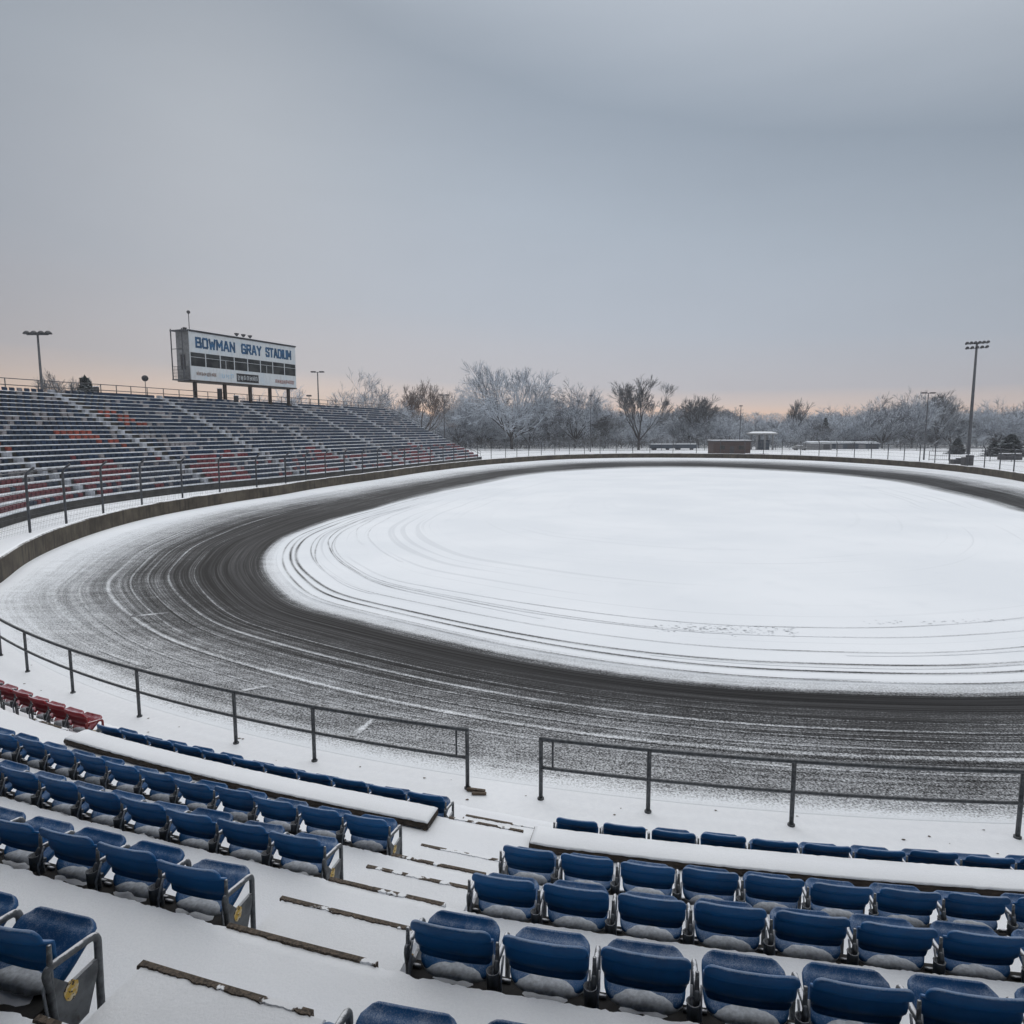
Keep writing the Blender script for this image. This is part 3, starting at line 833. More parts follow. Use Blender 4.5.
# s of the aisle foot seen at the left: find the base point nearest (-33.3,74.3)
s_ref = min(range(601), key=lambda k: (dense[k]-Vector((-33.3,74.3,0))).length); s_ref = arcl[s_ref]
AIS = [s_ref+15.2*k for k in range(-2, 6) if 2 < s_ref+15.2*k < LEN-4]
for i in range(nS+1):
    s = LEN*i/nS; ring = [gpt(s, 0, -.1), gpt(s, 0, FZ)]
    for k in range(NR):
        ring.append(gpt(s, (k+1)*TRD, FZ+k*RIS))
        if k < NR-1: ring.append(gpt(s, (k+1)*TRD, FZ+(k+1)*RIS))
    ring += [gpt(s, NR*TRD+.8, FZ+(NR-1)*RIS), gpt(s, NR*TRD+.8, -.1)]
    rings.append(ring)
body.loft(rings, 0, True); body.build('concrete_body', M_conc, gs)
def stripmesh(mb, offa, offb, za, zb, s0=0, s1=LEN, step=1.1, jit=.02, seed=0, mi=0):
    n = max(2, int((s1-s0)/step)); R = []
    for i in range(n+1):
        s = lerp(s0, s1, i/n); j = jit*mnoise.noise(Vector((s*.8, seed, 0))); 
        R.append([gpt(s, offa-j, za), gpt(s, offa-j-.01, zb-.03), gpt(s, offa+.04, zb+j*.6), gpt(s, offb, zb+j*.4), gpt(s, offb, za)])
    mb.loft(R, mi, True)
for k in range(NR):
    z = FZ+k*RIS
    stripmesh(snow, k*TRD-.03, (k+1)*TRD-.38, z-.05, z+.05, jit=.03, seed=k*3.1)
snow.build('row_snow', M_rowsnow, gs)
# aisle stairs
for s in AIS:
    am = MB()
    for k in range(NR):
        for h in (0, 1):
            off = k*TRD+h*TRD/2; z = FZ+k*RIS+h*RIS/2
            p, nr, d = base_at(s); q = p+nr*(off+TRD/4+.002*h)
            am.box((q.x, q.y, z+.02), (TRD/2+.02, .55, .14+.24*h), math.atan2(nr.y, nr.x))
    am.build('aisle_stairs', M_aisle, gs)
# top railing and end railing
tr = MB(); ps = []
TOPZ = FZ+(NR-1)*RIS
for h in (.78, 1.5): tr.tube([gpt(LEN*i/60, NR*TRD+.5, TOPZ+h) for i in range(61)], .05, 5)
s = 0
while s <= LEN:
    tr.tube([gpt(s, NR*TRD+.5, TOPZ-.1), gpt(s, NR*TRD+.5, TOPZ+1.5)], .06, 5); s += 2.9
for h in (.55, 1.1):
    tr.tube([gpt(LEN-.1, .2, FZ+h), gpt(LEN-.1, NR*TRD, TOPZ+h)], .04, 5)
for k in range(0, NR, 2): tr.tube([gpt(LEN-.1, k*TRD+.3, FZ+k*RIS), gpt(LEN-.1, k*TRD+.3, FZ+k*RIS+1.15)], .04, 5)
tr.build('top_railing', M_steel, gs)

# far seats: one small folding seat, copied
M_fblue = mat_plain('far_blue_plastic', (.008, .024, .056), .6, 0, .4, .8, .5, .62)
M_fred = mat_plain('far_red_plastic', (.17, .020, .028), .6, 0, .35, .8, .55, .62)
M_forg = mat_plain('far_orange_plastic', (.24, .042, .024), .6, 0, .35, .8, .5, .62)
M_fgrey = mat_plain('far_grey_frost', (.20, .19, .20), .7, 0, .4, .8, .6, .5)
FM = [M_fblue, M_fred, M_forg, M_fgrey, M_snow_far]
def far_seat_geo(mb, M=lambda x, y, z: (x, y, z), mi=0, sn=.05, low=False):
    def bx(x0, x1, y0, y1, z0, z1, m_, dy=0):
        vs = [M(x, y+(dy if z == z1 else 0), z) for z in (z0, z1) for x, y in ((x0,y0),(x1,y0),(x1,y1),(x0,y1))]
        mb.add(vs, [(3,2,1,0),(4,5,6,7),(0,1,5,4),(1,2,6,5),(2,3,7,6),(3,0,4,7)], m_)
    bx(-.285, .285, .0, .04, .12, .45, mi, -.03)             # backrest
    bx(-.25, .25, .09, .13, .04, .38, mi, .04)              # folded seat
    bx(.29, .31, .02, .26, .24, .27, 0)
    if sn > .045: bx(-.24, .24, -.035, .05, .447, .458+sn*.2, 4)
kinds = []
fs_meshes = {}
for mi in range(4):
    mb = MB(); far_seat_geo(mb, mi=mi); o = mb.build('grandstand_seat', FM); fs_meshes[mi] = o.data; bpy.data.objects.remove(o)
allseats = []
r3 = random.Random(11)
for k in range(NR):
    s = .6
    off = (k+1)*TRD-.28; z = FZ+k*RIS+.0
    while s < LEN-.4:
        if not any(abs(s-a) < .85 for a in AIS):
            p, nr, d = base_at(s); q = p+nr*off
            sec = sum(1 for a in AIS if s > a)
            # patches of other colours
            nn = mnoise.noise(Vector((s*.16, k*.33, 2.)))+.35*mnoise.noise(Vector((s*.9, k*.9, 5.)))
            mi = 0
            if 8 <= k <= 17 and q.y < 84 and nn > .26: mi = 2
            elif k <= 3 and nn > -.06: mi = 1
            elif k <= 6 and nn > .34: mi = 1
            elif k > 3 and nn < -.46: mi = 3
            if r3.random() < .10: mi = 3 if mi == 0 else 0
            allseats.append((q.x, q.y, z, math.atan2(nr.y, nr.x)+PI/2, mi, sec, k, q.x*q.x+q.y*q.y))
        s += .62
def vis(t):
    X, Y = t[0], t[1]; return abs(X/max(Y, 1)) < .76
seen = sorted([t for t in allseats if vis(t)], key=lambda t: t[7]+t[6]*60)
ind = seen[:205]; indset = set(id(t) for t in ind)
CN = {0: 'dark blue', 1: 'red', 2: 'orange red', 3: 'frosted grey'}
for (x, y, z, rz, mi, sec, k, _) in ind:
    o = bpy.data.objects.new('folding_seat', fs_meshes[mi]); COL.objects.link(o); o.location = (x, y, z); o.rotation_euler = (0, 0, rz)
    tag(o, 'small %s seat, row %s from the bottom, %s section of far grandstand' % (CN[mi], ['one','two','three','four','five','six','seven','eight','nine','ten','eleven','twelve'][k], ORD[max(sec, 1)]), 'seat', 'nearest seats of the far grandstand')
mb = MB()
for t in allseats:
    if id(t) in indset: continue
    x, y, z, rz, mi = t[:5]; c_, s_ = math.cos(rz), math.sin(rz)
    dx = r3.uniform(.0, .05)
    far_seat_geo(mb, (lambda X, Y, Z, x=x, y=y, z=z, c_=c_, s_=s_: (x+X*c_-Y*s_, y+X*s_+Y*c_, z+Z)), mi, sn=dx+.01)
tag(mb.build('grandstand_seats', FM), 'thousands of small snow-dusted seats filling the far grandstand rows', 'seats', 'seats of the far grandstand', 'stuff')

# ------------------------------------------------------------------ press box
pbA = Vector((-47.1, 102, 0)); pbB = Vector((-37.95, 122, 0)); dL = (pbB-pbA).normalized(); LN = (pbB-pbA).length
ang = math.atan2(dL.y, dL.x)                 # local +x along the front, local +y away from the track
Z0, Z1 = 13.85, 20.95; HT = Z1-Z0; DP = 2.8
M_white = mat_plain('white_painted_panel', (.56, .60, .63), .6, 0, .08, .7, 0, 1, None)
def mat_weath():
    m = NT('weathered_white_panel'); P = m.coord('Object')
    a = m.noise(m.mapv(P, (1, 1, .2)), 2.5, 6, .7); b = m.noise(P, .6, 4, .6)
    c = m.mix(m.ss(a, .45, .75, 0, .5), (.60, .64, .67), (.34, .36, .37)); c = m.mix(m.ss(b, .5, .7, 0, .4), c, (.42, .55, .66))
    m.col(c); m.rough(.6); return m.mat
M_weath = mat_weath()
M_trim = mat_plain('dark_steel_trim', (.05, .05, .055), .6, .2, .3, 3, .5, .8)
M_side = mat_plain('grey_side_cladding', (.20, .205, .21), .7, 0, .2, 2)
M_rust = mat_plain('rusty_steel_column', (.055, .042, .035), .8, .2, .4, 2)
M_letter = mat_plain('navy_sign_letters', (.012, .075, .17), .6, 0, .5, .9, 0, 1, (.02,.03,.05))
def mat_glass():
    m = NT('dark_window_glass'); P = m.coord('Object'); a = m.noise(P, .7, 3, .5)
    m.col(m.mix(m.ss(a, .35, .65), (.012, .014, .016), (.045, .05, .05))); m.rough(.14); m.b.inputs['Specular IOR Level'].default_value = .35; return m.mat
M_glass = mat_glass()
pb = empty('press_box', pbA, ang, 'white raised press box lettered BOWMAN GRAY STADIUM standing on columns above the grandstand', 'press box')
zw0, zw1 = HT*.285, HT*.565               # window band (from the bottom)
m = MB()   # shell: lower panel, upper panel, back, floor, roof, right end
m.box((LN/2, .08, zw0/2), (LN, .16, zw0)); m.box((LN/2, .08, (zw1+HT)/2), (LN, .16, HT-zw1))
m.build('front_panel', M_weath, pb).location.z = Z0
m = MB()
m.box((LN/2, DP-.05, HT/2), (LN, .1, HT-.02)); m.box((.05, DP/2+.06, HT/2), (.1, DP-.24, HT-.03)); m.box((LN-.05, DP/2+.06, HT/2), (.1, DP-.24, HT-.03))
m.box((LN/2, DP/2+.08, .1), (LN-.22, DP-.2, .16)); m.build('wall', M_side, pb).location.z = Z0
m = MB(); m.box((LN/2, DP/2, HT+.06), (LN+.2, DP+.3, .12)); m.box((LN/2, -.06, HT-.05), (LN+.16, .06, .18)); ro = m.build('roof', M_trim, pb); ro.location.z = Z0
m = MB(); m.box((LN/2, DP/2, HT+.15), (LN+.1, DP+.2, .07)); m.build('roof_snow', M_snow_far, ro)
m = MB(); m.box((LN/2, DP/2, -.12), (LN+.1, DP+.1, .22)); m.build('floor_beam', M_rust, pb).location.z = Z0
for k in range(8):
    m = MB(); w_ = LN/8; x = w_*(k+.5)
    m.box((x, .10, (zw0+zw1)/2), (w_-.10, .04, zw1-zw0-.06)); wn = m.build('window', M_glass, pb); wn.location.z = Z0
    m = MB(); 
    for sx in (-1, 1): m.box((x+sx*(w_/2-.03), .07, (zw0+zw1)/2), (.058, .15, zw1-zw0))
    m.box((x, .05, zw0+(zw1-zw0)*.66), (w_-.18, .05, .05)); 
    if k in (2, 5): m.box((x+.1*k-.5, .05, zw0+(zw1-zw0)*.32), (.05, .05, (zw1-zw0)*.6))
    m.build('window_frame', M_white, wn)
# lettering
def text_mesh(body, size, parent, mat, name, loc, width, extr=.05, off=.02):
    cu = bpy.data.curves.new(name, 'FONT'); cu.body = body; cu.size = size; cu.extrude = extr; cu.offset = off; cu.align_x = 'LEFT'; cu.space_character = 1.08
    o = bpy.data.objects.new(name, cu); COL.objects.link(o); bpy.context.view_layer.update()
    dg = bpy.context.evaluated_depsgraph_get(); me = bpy.data.meshes.new_from_object(o.evaluated_get(dg)); bpy.data.objects.remove(o)
    xs = [v.co.x for v in me.vertices]; sc = width/(max(xs)-min(xs)); x0 = min(xs)
    for v in me.vertices: v.co = Vector(((v.co.x-x0)*sc, -v.co.z, v.co.y))
    me.materials.clear(); me.materials.append(mat); ob = bpy.data.objects.new(name, me); COL.objects.link(ob); ob.parent = parent; ob.location = loc
    return ob
FT = Z0+HT*.70
GL = {'B': [[(0,0),(0,1),(.6,1),(.6,.52),(0,.52)],[(.6,.52),(.68,.45),(.68,0),(0,0)]], 'O': [[(.1,0),(0,.12),(0,.88),(.1,1),(.58,1),(.68,.88),(.68,.12),(.58,0),(.1,0)]],
 'W': [[(0,1),(.18,0),(.42,.7),(.66,0),(.84,1)]], 'M': [[(0,0),(0,1),(.40,.35),(.80,1),(.80,0)]], 'A': [[(0,0),(.30,1),(.42,1),(.72,0)],[(.12,.30),(.60,.30)]], 'N': [[(0,0),(0,1),(.66,0),(.66,1)]],
 'G': [[(.66,.80),(.56,1),(.1,1),(0,.88),(0,.12),(.1,0),(.66,0),(.66,.45),(.38,.45)]], 'R': [[(0,0),(0,1),(.64,1),(.66,.5),(0,.5)],[(.34,.5),(.68,0)]], 'Y': [[(0,1),(.34,.5),(.68,1)],[(.34,.5),(.34,0)]],
 'S': [[(.64,.82),(.56,1),(.08,1),(0,.9),(0,.60),(.64,.42),(.64,.1),(.56,0),(.08,0),(0,.18)]], 'T': [[(0,1),(.68,1)],[(.34,1),(.34,0)]], 'D': [[(0,0),(0,1),(.5,1),(.68,.85),(.68,.15),(.5,0),(0,0)]], 'I': [[(.05,0),(.05,1)]], 'U': [[(0,1),(0,.12),(.1,0),(.58,0),(.68,.12),(.68,1)]]}
def sign_word(word, x0, width, z0, hgt, th, parent, mat):
    adv = []; x = 0
    for ch in word: adv.append(x); x += max(p[0] for st in GL[ch] for p in st)+.34
    sc = width/(x-.34)
    m = MB(); dep = 0
    for ch, ax in zip(word, adv):
        for st in GL[ch]:
            for a, b in zip(st, st[1:]):
                A = Vector(((ax+a[0])*sc+x0, 0, z0+a[1]*hgt)); B = Vector(((ax+b[0])*sc+x0, 0, z0+b[1]*hgt)); d = (B-A).normalized(); n_ = Vector((-d.z, 0, d.x))*th/2; e = d*th/2
                dep = (dep+1) % 7; y1 = -.03-.0025*dep
                q = [A-e+n_, B+e+n_, B+e-n_, A-e-n_]; m.loft([[(p.x, .0, p.z) for p in q], [(p.x, y1, p.z) for p in q]], 0, True)
    return m.build('sign_lettering', mat, parent)
for wd, x0, w_ in (('BOWMAN', 1.15, 7.2), ('GRAY', 9.9, 4.0), ('STADIUM', 15.1, 5.7)):
    sign_word(wd, x0, w_, Z0+HT*.685, 1.28, .31, pb, M_letter)
# small advertising boards on the lower panel, weathered past reading
M_brownmk = mat_plain('faded_brown_marks', (.20, .13, .10), .7, 0, .4, 3); M_blackmk = mat_plain('black_board', (.02, .02, .022), .7, 0, .3, 3); M_redmk = mat_plain('faded_red_marks', (.30, .12, .10), .7, 0, .4, 3); M_pale = mat_plain('pale_blue_marks', (.35, .52, .66), .7, 0, .2, 3)
def scribble(x0, x1, z0, z1, mat, bg=None, n=9, seed=1):
    q = random.Random(seed); m = MB()
    w_ = (x1-x0)/n
    for i in range(n):
        cx = x0+w_*(i+.5); hh_ = (z1-z0)*.62; cz = (z0+z1)/2
        m.box((cx-w_*.28, -.035, cz), (.09, .03, hh_*q.uniform(.7, 1)))
        m.box((cx+w_*.18, -.035, cz+q.uniform(-.1, .1)*hh_), (.09, .03, hh_*q.uniform(.5, 1)))
        m.box((cx, -.030, cz+q.choice((-.4, 0, .4))*hh_), (w_*.5, .02, .08))
    if bg:
        b_ = MB(); b_.box(((x0+x1)/2, -.012, (z0+z1)/2), (x1-x0+.3, .03, z1-z0)); bo = b_.build('advert_board', bg, pb); bo.location.z = Z0; m.build('board_marks', mat, bo)
    else: m.build('advert_marks', mat, pb).location.z = Z0
scribble(.9, 4.6, .45, 1.45, M_brownmk, None, 8, 1)
scribble(8.7, 13.0, .25, 1.55, M_white, M_blackmk, 7, 2)
scribble(16.9, 21.4, .30, 1.40, M_redmk, None, 9, 3)
scribble(5.5, 8.1, .35, 1.6, M_pale, None, 3, 4)
# columns
def stand_top(p):
    return TOPZ-.3
for x in (1.3, 6.9, 12.1, 16.5, 20.9):
    m = MB(); m.box((x, .9, (Z0-TOPZ+.7)/2+TOPZ-.7-.2), (.42, .42, Z0-TOPZ+.75), 0, 0); m.box((x, .9, TOPZ+.02), (.8, .8, .12)); m.build('column', M_rust, pb)
# open stair landing at the left end
m = MB()
for (x, y) in ((-1.0, .3), (-1.0, 2.6)): m.box((x, y, HT/2+.1), (.12, .12, HT+.2))
m.box((-.53, 1.45, HT-.05), (1.04, 2.6, .16)); m.box((-.53, 1.45, .0), (1.04, 2.6, .16)); m.box((-.5, 1.45, HT*.62), (.95, .08, .08)); m.box((-1.0, 1.45, HT*.62), (.08, 2.2, .08))
for h in (.5, .95, 1.4, 1.9):
    m.box((-1.0, 1.45, h), (.05, 2.3, .05)); m.box((-.5, .3, h), (.9, .05, .05))
for q in range(8): m.box((-1.0, .45+q*.29, 1.0), (.03, .03, 1.8)); 
for q in range(5): m.box((-.9+q*.2, .3, 1.0), (.03, .03, 1.8))
lo = m.build('stair_landing', M_steel, pb); lo.location.z = Z0
m = MB(); m.box((-.015, 1.5, 2.6), (.03, 1.0, 2.2)); m.build('door', M_trim, pb).location.z = Z0
# roof fittings
def up_lamp(x, s=1.0, tall=.35, name='roof_light'):
    m = MB(); m.tube([(x, 1.2, HT+.1), (x, 1.2, HT+.15+tall)], .05, 6); 
    rr = []
    for r_, z_ in ((.12, 0), (.34, .30), (.38, .42), (.30, .45)): rr.append([(x+r_*s*math.cos(2*PI*j/10), 1.2+r_*s*math.sin(2*PI*j/10), HT+.15+tall+z_*s) for j in range(10)])
    m.loft(rr, 0, True, True); m.build(name, M_trim, pb).location.z = Z0
for x in (10.1, 11.5, 12.9): up_lamp(x, 1.0, .3)
m = MB(); m.tube([(.6, .6, HT), (.6, .6, HT+2.6)], .05, 6); m.add(*ball((.6, .6, HT+2.7), .26), 0, True); m.build('antenna', M_trim, pb).location.z = Z0
m = MB(); m.box((-.2, .6, HT+.25), (.5, .3, .3)); m.build('camera_box', M_trim, pb).location.z = Z0

# ------------------------------------------------------------------ light poles
def pole(px, ytop, ybase, D, label, head='cluster', r=.22, zb=0, group=None):
    top = place(px, ytop, D); x = place(px, ybase, D).x*.35+top.x*.65
    H = top.z-zb
    root = empty('light_pole', (top.x, D, zb), math.atan2(-top.x, -D)*0, label, 'light pole', group)
    m = MB(); m.tube([(0, 0, -.1), (0, 0, H*.5), (0, 0, H)], [r, r*.8, r*.55], 10); m.build('mast', M_steel, root)
    if head == 'flood':
        for row, (zz, w_, n_) in enumerate(((H-.1, 3.8, 6), (H-.95, 3.6, 5))):
            ty = .12*row
            m = MB(); m.tube([(-w_/2, 0, zz-.12), (w_/2, 0, zz+.12)], .07, 6); m.build('crossarm', M_steel, root)
            for i in range(n_):
                x_ = lerp(-w_/2, w_/2, i/(n_-1)); m = MB(); rr = []
                for r_, y_ in ((.12, .25), (.26, .05), (.33, -.25), (.30, -.28)): rr.append([(x_+r_*math.cos(2*PI*j/10), y_, zz+.12*(x_/w_*2)+.10+r_*.75*math.sin(2*PI*j/10)-(y_)*.35) for j in range(10)])
                m.loft(rr, 0, True, True); m.build('floodlight', M_trim, root)
    elif head == 'cluster':
        m = MB(); w_ = 3.2; m.tube([(-w_/2, 0, H-.1), (w_/2, 0, H-.1)], .08, 6); m.build('crossarm', M_steel, root)
        for i in range(4):
            x_ = lerp(-w_/2, w_/2, i/3); m = MB(); rr = []
            for r_, z_ in ((.18, .35), (.42, .15), (.55, -.1), (.5, -.14)): rr.append([(x_+r_*math.cos(2*PI*j/10), r_*math.sin(2*PI*j/10), H+.12+z_) for j in range(10)])
            m.loft(rr, 0, True, True); m.build('floodlight', M_trim, root)
    elif head == 'double':
        m = MB(); m.tube([(-1.1, 0, H-.05), (1.1, 0, H-.05)], .07, 6); m.build('crossarm', M_steel, root)
        for x_ in (-.9, .9):
            m = MB(); m.box((x_, 0, H+.02), (1.0, .7, .28), 0, 0, .06); m.build('lamp_head', M_trim, root)
    else:
        m = MB(); m.box((0, 0, H+.05), (.9, .7, .3), 0, 0, .06) if head == 'box' else m.add(*ball((0, 0, H+.1), .45), 0, True); m.build('lamp_head', M_trim, root)
    return root
pole(977, 343, 465, 127.5, 'tallest dark light pole with two rows of floodlights at right', 'flood', .34)
pole(37.5, 334, 385, 104, 'light pole with a cluster of lamps behind the far left grandstand', 'cluster', .26)
pole(317.5, 372, 404, 150, 'light pole with twin flat lamps behind the middle of the grandstand', 'double', .2)
pole(444, 395, 445, 185, 'slim pole with a flat lamp beyond the far end of the grandstand', 'double', .17)
pole(591, 396, 445, 205, 'bare slim pole between the largest tree and the V-shaped tree', 'box', .15)
pole(741, 406, 450, 215, 'slim pole rising behind the brown brick shed', 'box', .17)
pole(928.5, 393, 463, 150, 'slim dark light pole left of the tallest floodlight pole', 'double', .17)
pole(145, 379, 398, 98, 'short pole with a round lamp on the grandstand top left of the press box', 'ball', .07, TOPZ-.2)
pole(309, 396, 404, 138, 'short lamp post on the grandstand top right of the press box', 'box', .07, TOPZ-.2)
# dark upright boxes along the top walkway
for i, (px, yt, D, lab) in enumerate([(219.5, 389, 108, 'dark upright cabinet under the press box on the grandstand top'), (236, 396, 110, 'low dark cabinet beside the press box middle column'), (96, 387, 100, 'dark post box against the small evergreen behind the grandstand')]):
    p = place(px, yt, D); m = MB(); H = p.z-TOPZ+.2; m.box((0, 0, H/2), (.6, .5, H), 0, 0, .05); m.box((0, -.26, H*.55), (.45, .03, H*.6), 0); m.box((0,0,H+.05), (.7,.6,.08),0,1)
    o = m.build('cabinet', [M_trim, M_snow_far]); o.location = (p.x, p.y, TOPZ-.2); tag(o, lab, 'cabinet')

# ------------------------------------------------------------------ trees
def mat_bark(name, bark, snow, lo, hi, amt):
    m = NT(name); P = m.coord('Object'); nzv = m.nz()
    rv = m.n('ShaderNodeObjectInfo').outputs['Random']
    cl = m.noise(P, .35, 3, .6); fi = m.noise(P, 2.5, 3, .7)
    f = m.math('ADD', nzv, m.math('ADD', m.math('MULTIPLY', m.math('SUBTRACT', cl, .5), 2.2), m.math('MULTIPLY', m.math('SUBTRACT', fi, .5), 1.2)))
    f = m.math('ADD', f, m.math('MULTIPLY', m.math('SUBTRACT', rv, .5), .35))
    c = m.mix(m.ss(f, lo, hi, 0, amt), bark, snow); m.col(c); m.rough(.85); m.b.inputs['Specular IOR Level'].default_value = .15; return m.mat
M_trunk = mat_bark('bark', (.045, .040, .038), (.60, .64, .70), .9, 1.5, .8)
M_twig = mat_bark('frosted_twigs', (.055, .055, .060), (.60, .66, .74), -.9, .6, .9)
M_twig_b = mat_bark('brown_frosted_twigs', (.11, .080, .065), (.52, .54, .58), -.1, 1.0, .8)
M_twig_d = mat_bark('dark_frosted_twigs', (.06, .06, .063), (.50, .55, .61), -.15, .9, .8)
M_ever = mat_bark('snowy_evergreen', (.022, .032, .028), (.50, .55, .60), -.1, 1.2, .75)

def grow(seed, H, spread, fork, levels=5, twig=5, up=.25, trunk_frac=.22, dome=False):
    """bare winter tree: returns trunk mesh builder and crown mesh builder"""
    RMIN = H*.0019
    q = random.Random(seed); T = MB(); K = MB()
    def seg(mb, a, b, ra, rb_, n):
        ra = max(ra, RMIN); rb_ = max(rb_, RMIN*.8)
        d = (b-a); L = d.length
        if L < 1e-5: return
        d /= L; u = d.orthogonal().normalized(); w_ = d.cross(u)
        A = [tuple(a+(u*math.cos(2*PI*j/n)+w_*math.sin(2*PI*j/n))*ra) for j in range(n)]
        B = [tuple(b+(u*math.cos(2*PI*j/n)+w_*math.sin(2*PI*j/n))*rb_) for j in range(n)]
        mb.add(A+B, [(j, (j+1) % n, n+(j+1) % n, n+j) for j in range(n)])
    def rnddir(d, ang_):
        u = d.orthogonal().normalized(); w_ = d.cross(u); t = q.uniform(0, 2*PI)
        return (d*math.cos(ang_)+(u*math.cos(t)+w_*math.sin(t))*math.sin(ang_)).normalized()
    def branch(p, d, L, r, lv):
        n = 4 if lv < 3 else 3
        k = 3 if lv < 4 else 2
        pts = [p]; dd = d
        for i in range(k):
            dd = (dd+Vector((q.gauss(0, .13), q.gauss(0, .13), q.gauss(0, .10)+up*.22))).normalized()
            pts.append(pts[-1]+dd*L/k)
        for i in range(k):
            r0 = r*(1-.45*i/k); r1 = r*(1-.45*(i+1)/k)
            seg(T if lv <= 1 else K, pts[i], pts[i+1], r0, r1, 6 if lv <= 1 else n)
        if lv >= levels:
            return
        nb = q.choice((3, 3, 4)) if lv < levels-1 else twig
        for i in range(nb):
            u = q.uniform(.35, 1.0) if i else 1.0
            x = u*k; i0 = min(int(x), k-1); pos = pts[i0].lerp(pts[i0+1], x-i0)
            a_ = q.uniform(.25, .85)*(1.0 if i else .5)*fork
            nd = rnddir(dd, a_)
            if lv < 2 and nd.z < .1: nd.z = abs(nd.z)+.15; nd.normalize()
            branch(pos, nd, L*q.uniform(.58, .80), r*(.62 if i else .7)*q.uniform(.8, 1.05), lv+1)
    th = H*trunk_frac; r0 = H*.017
    base = Vector((0,0,-.2)); top = Vector((q.uniform(-.3, .3), q.uniform(-.3, .3), th))
    seg(T, base, base.lerp(top, .15), r0*1.5, r0*1.1, 8); seg(T, base.lerp(top, .15), top, r0*1.1, r0*.95, 8)
    nm = 9 if dome else 6
    for i in range(nm):
        t = 2*PI*(i+q.uniform(-.3, .3))/nm; sp_ = spread*(math.sqrt((i+.3)/nm)*q.uniform(.9, 1.1) if dome else q.uniform(.5, 1.1)*(0.25 if i == 0 else 1)); t = i*2.4 if dome else t
        d = Vector((math.cos(t)*math.sin(sp_), math.sin(t)*math.sin(sp_), math.cos(sp_)))
        branch(top-Vector((0,0,th*.25*q.random()*(i > 0))), d, (H-th)*(q.uniform(.37, .43) if dome else q.uniform(.33, .44)), r0*.62, 1)
    # scale to the height wanted
    zs_ = sorted(v[2] for v in K.v); zmax = zs_[int(len(zs_)*.985)]; s = H/zmax
    for mb_ in (T, K): mb_.v = [(x*s, y*s, z*s) for x, y, z in mb_.v]
    return T, K
TREES = {}
def tree_proto(key, mtw, **kw):
    T, K = grow(**kw)
    t = T.build('trunk', M_trunk); c = K.build('crown', mtw); TREES[key] = (t.data, c.data, kw['H'])
    bpy.data.objects.remove(t); bpy.data.objects.remove(c)
tree_proto('oak', M_twig, seed=25, H=28, spread=1.15, fork=.95, levels=6, twig=5, up=.10, trunk_frac=.15, dome=True)
tree_proto('vee', M_twig_d, seed=9, H=24, spread=.62, fork=.75, levels=6, twig=5, up=.30, trunk_frac=.16)
tree_proto('round1', M_twig, seed=21, H=20, spread=1.15, fork=1.05, levels=6, twig=4, up=.10, trunk_frac=.13, dome=True)
tree_proto('round2', M_twig, seed=33, H=20, spread=1.0, fork=1.0, levels=6, twig=4, up=.14, trunk_frac=.14, dome=True)
tree_proto('round3', M_twig_d, seed=47, H=20, spread=.7, fork=1.0, levels=6, twig=5, up=.2, trunk_frac=.15)
tree_proto('brown', M_twig_b, seed=52, H=20, spread=.7, fork=.9, levels=6, twig=4, up=.35, trunk_frac=.2)
tree_proto('sparse', M_twig_d, seed=66, H=20, spread=.6, fork=.8, levels=5, twig=5, up=.4, trunk_frac=.28)
def conifer(seed, H):
    q = random.Random(seed); K = MB(); T = MB()
    T.tube([(0,0,-.2), (0,0,H*.5), (0,0,H)], [H*.02, H*.012, .02], 6)
    nl = int(H*4.5)
    for i in range(nl):
        u = i/nl; z = H*(.06+.92*u); R = H*.30*(1-u)**.8*(.75+.4*q.random())
        for b in range(13):
            t = q.uniform(0, 2*PI); L = R*q.uniform(.6, 1.05)
            d = Vector((math.cos(t), math.sin(t), 0)); s = Vector((-d.y, d.x, 0)); p = Vector((0, 0, z))
            for w in range(5):
                a = .25+.75*w/4; c = p+d*L*a+Vector((0, 0, -L*.22*a+q.uniform(-.1, .1))); e = H*.035*(1.3-a*.6)
                for kk in range(2):
                    f = Vector((q.gauss(0,1), q.gauss(0,1), q.gauss(0,.5))).normalized()*e*1.5; g = Vector((q.gauss(0,1), q.gauss(0,1), q.gauss(0,.4))).normalized()*e
                    K.add([c-f*.6, c+g, c+f, c-g], [(0,1,2,3)])
    t = T.build('trunk', M_trunk); c = K.build('crown', M_ever); TREES['fir%d' % seed] = (t.data, c.data, H); bpy.data.objects.remove(t); bpy.data.objects.remove(c)
conifer(1, 12); conifer(2, 8)
def tree(key, px, ytop, D, label, group=None, wscale=1., zb=0., name='tree', rz=None, H=None, x=None):
    td, cd, h0 = TREES[key]; p = place(px, ytop, D); H = H or (p.z-zb); s = H/h0
    root = empty(name, (p.x, D, zb), rnd.uniform(0, 6.28) if rz is None else rz, label, 'tree', group); root.scale = (s*wscale, s*wscale, s)
    for nme, dt in (('trunk', td), ('crown', cd)):
        o = bpy.data.objects.new(nme, dt); COL.objects.link(o); o.parent = root
    return root
tree('oak', 512, 370, 235, 'largest bare frosted tree, broad crowned, standing beyond the far turn', wscale=.92, rz=.5)
tree('vee', 640, 381, 225, 'tall V-shaped bare frosted tree left of the brick shed', wscale=1.05, rz=1.1)
tree('brown', 419, 386, 225, 'brownish bare tree rising past the far end of the grandstand', wscale=.95)
tree('round1', 357, 382, 205, 'round frosted tree standing behind the right half of the grandstand')
tree('round2', 576, 389, 250, 'frosted tree between the largest tree and the V-shaped tree')
tree('sparse', 797, 402, 300, 'thin bare tree breaking the skyline right of the white pavilion')
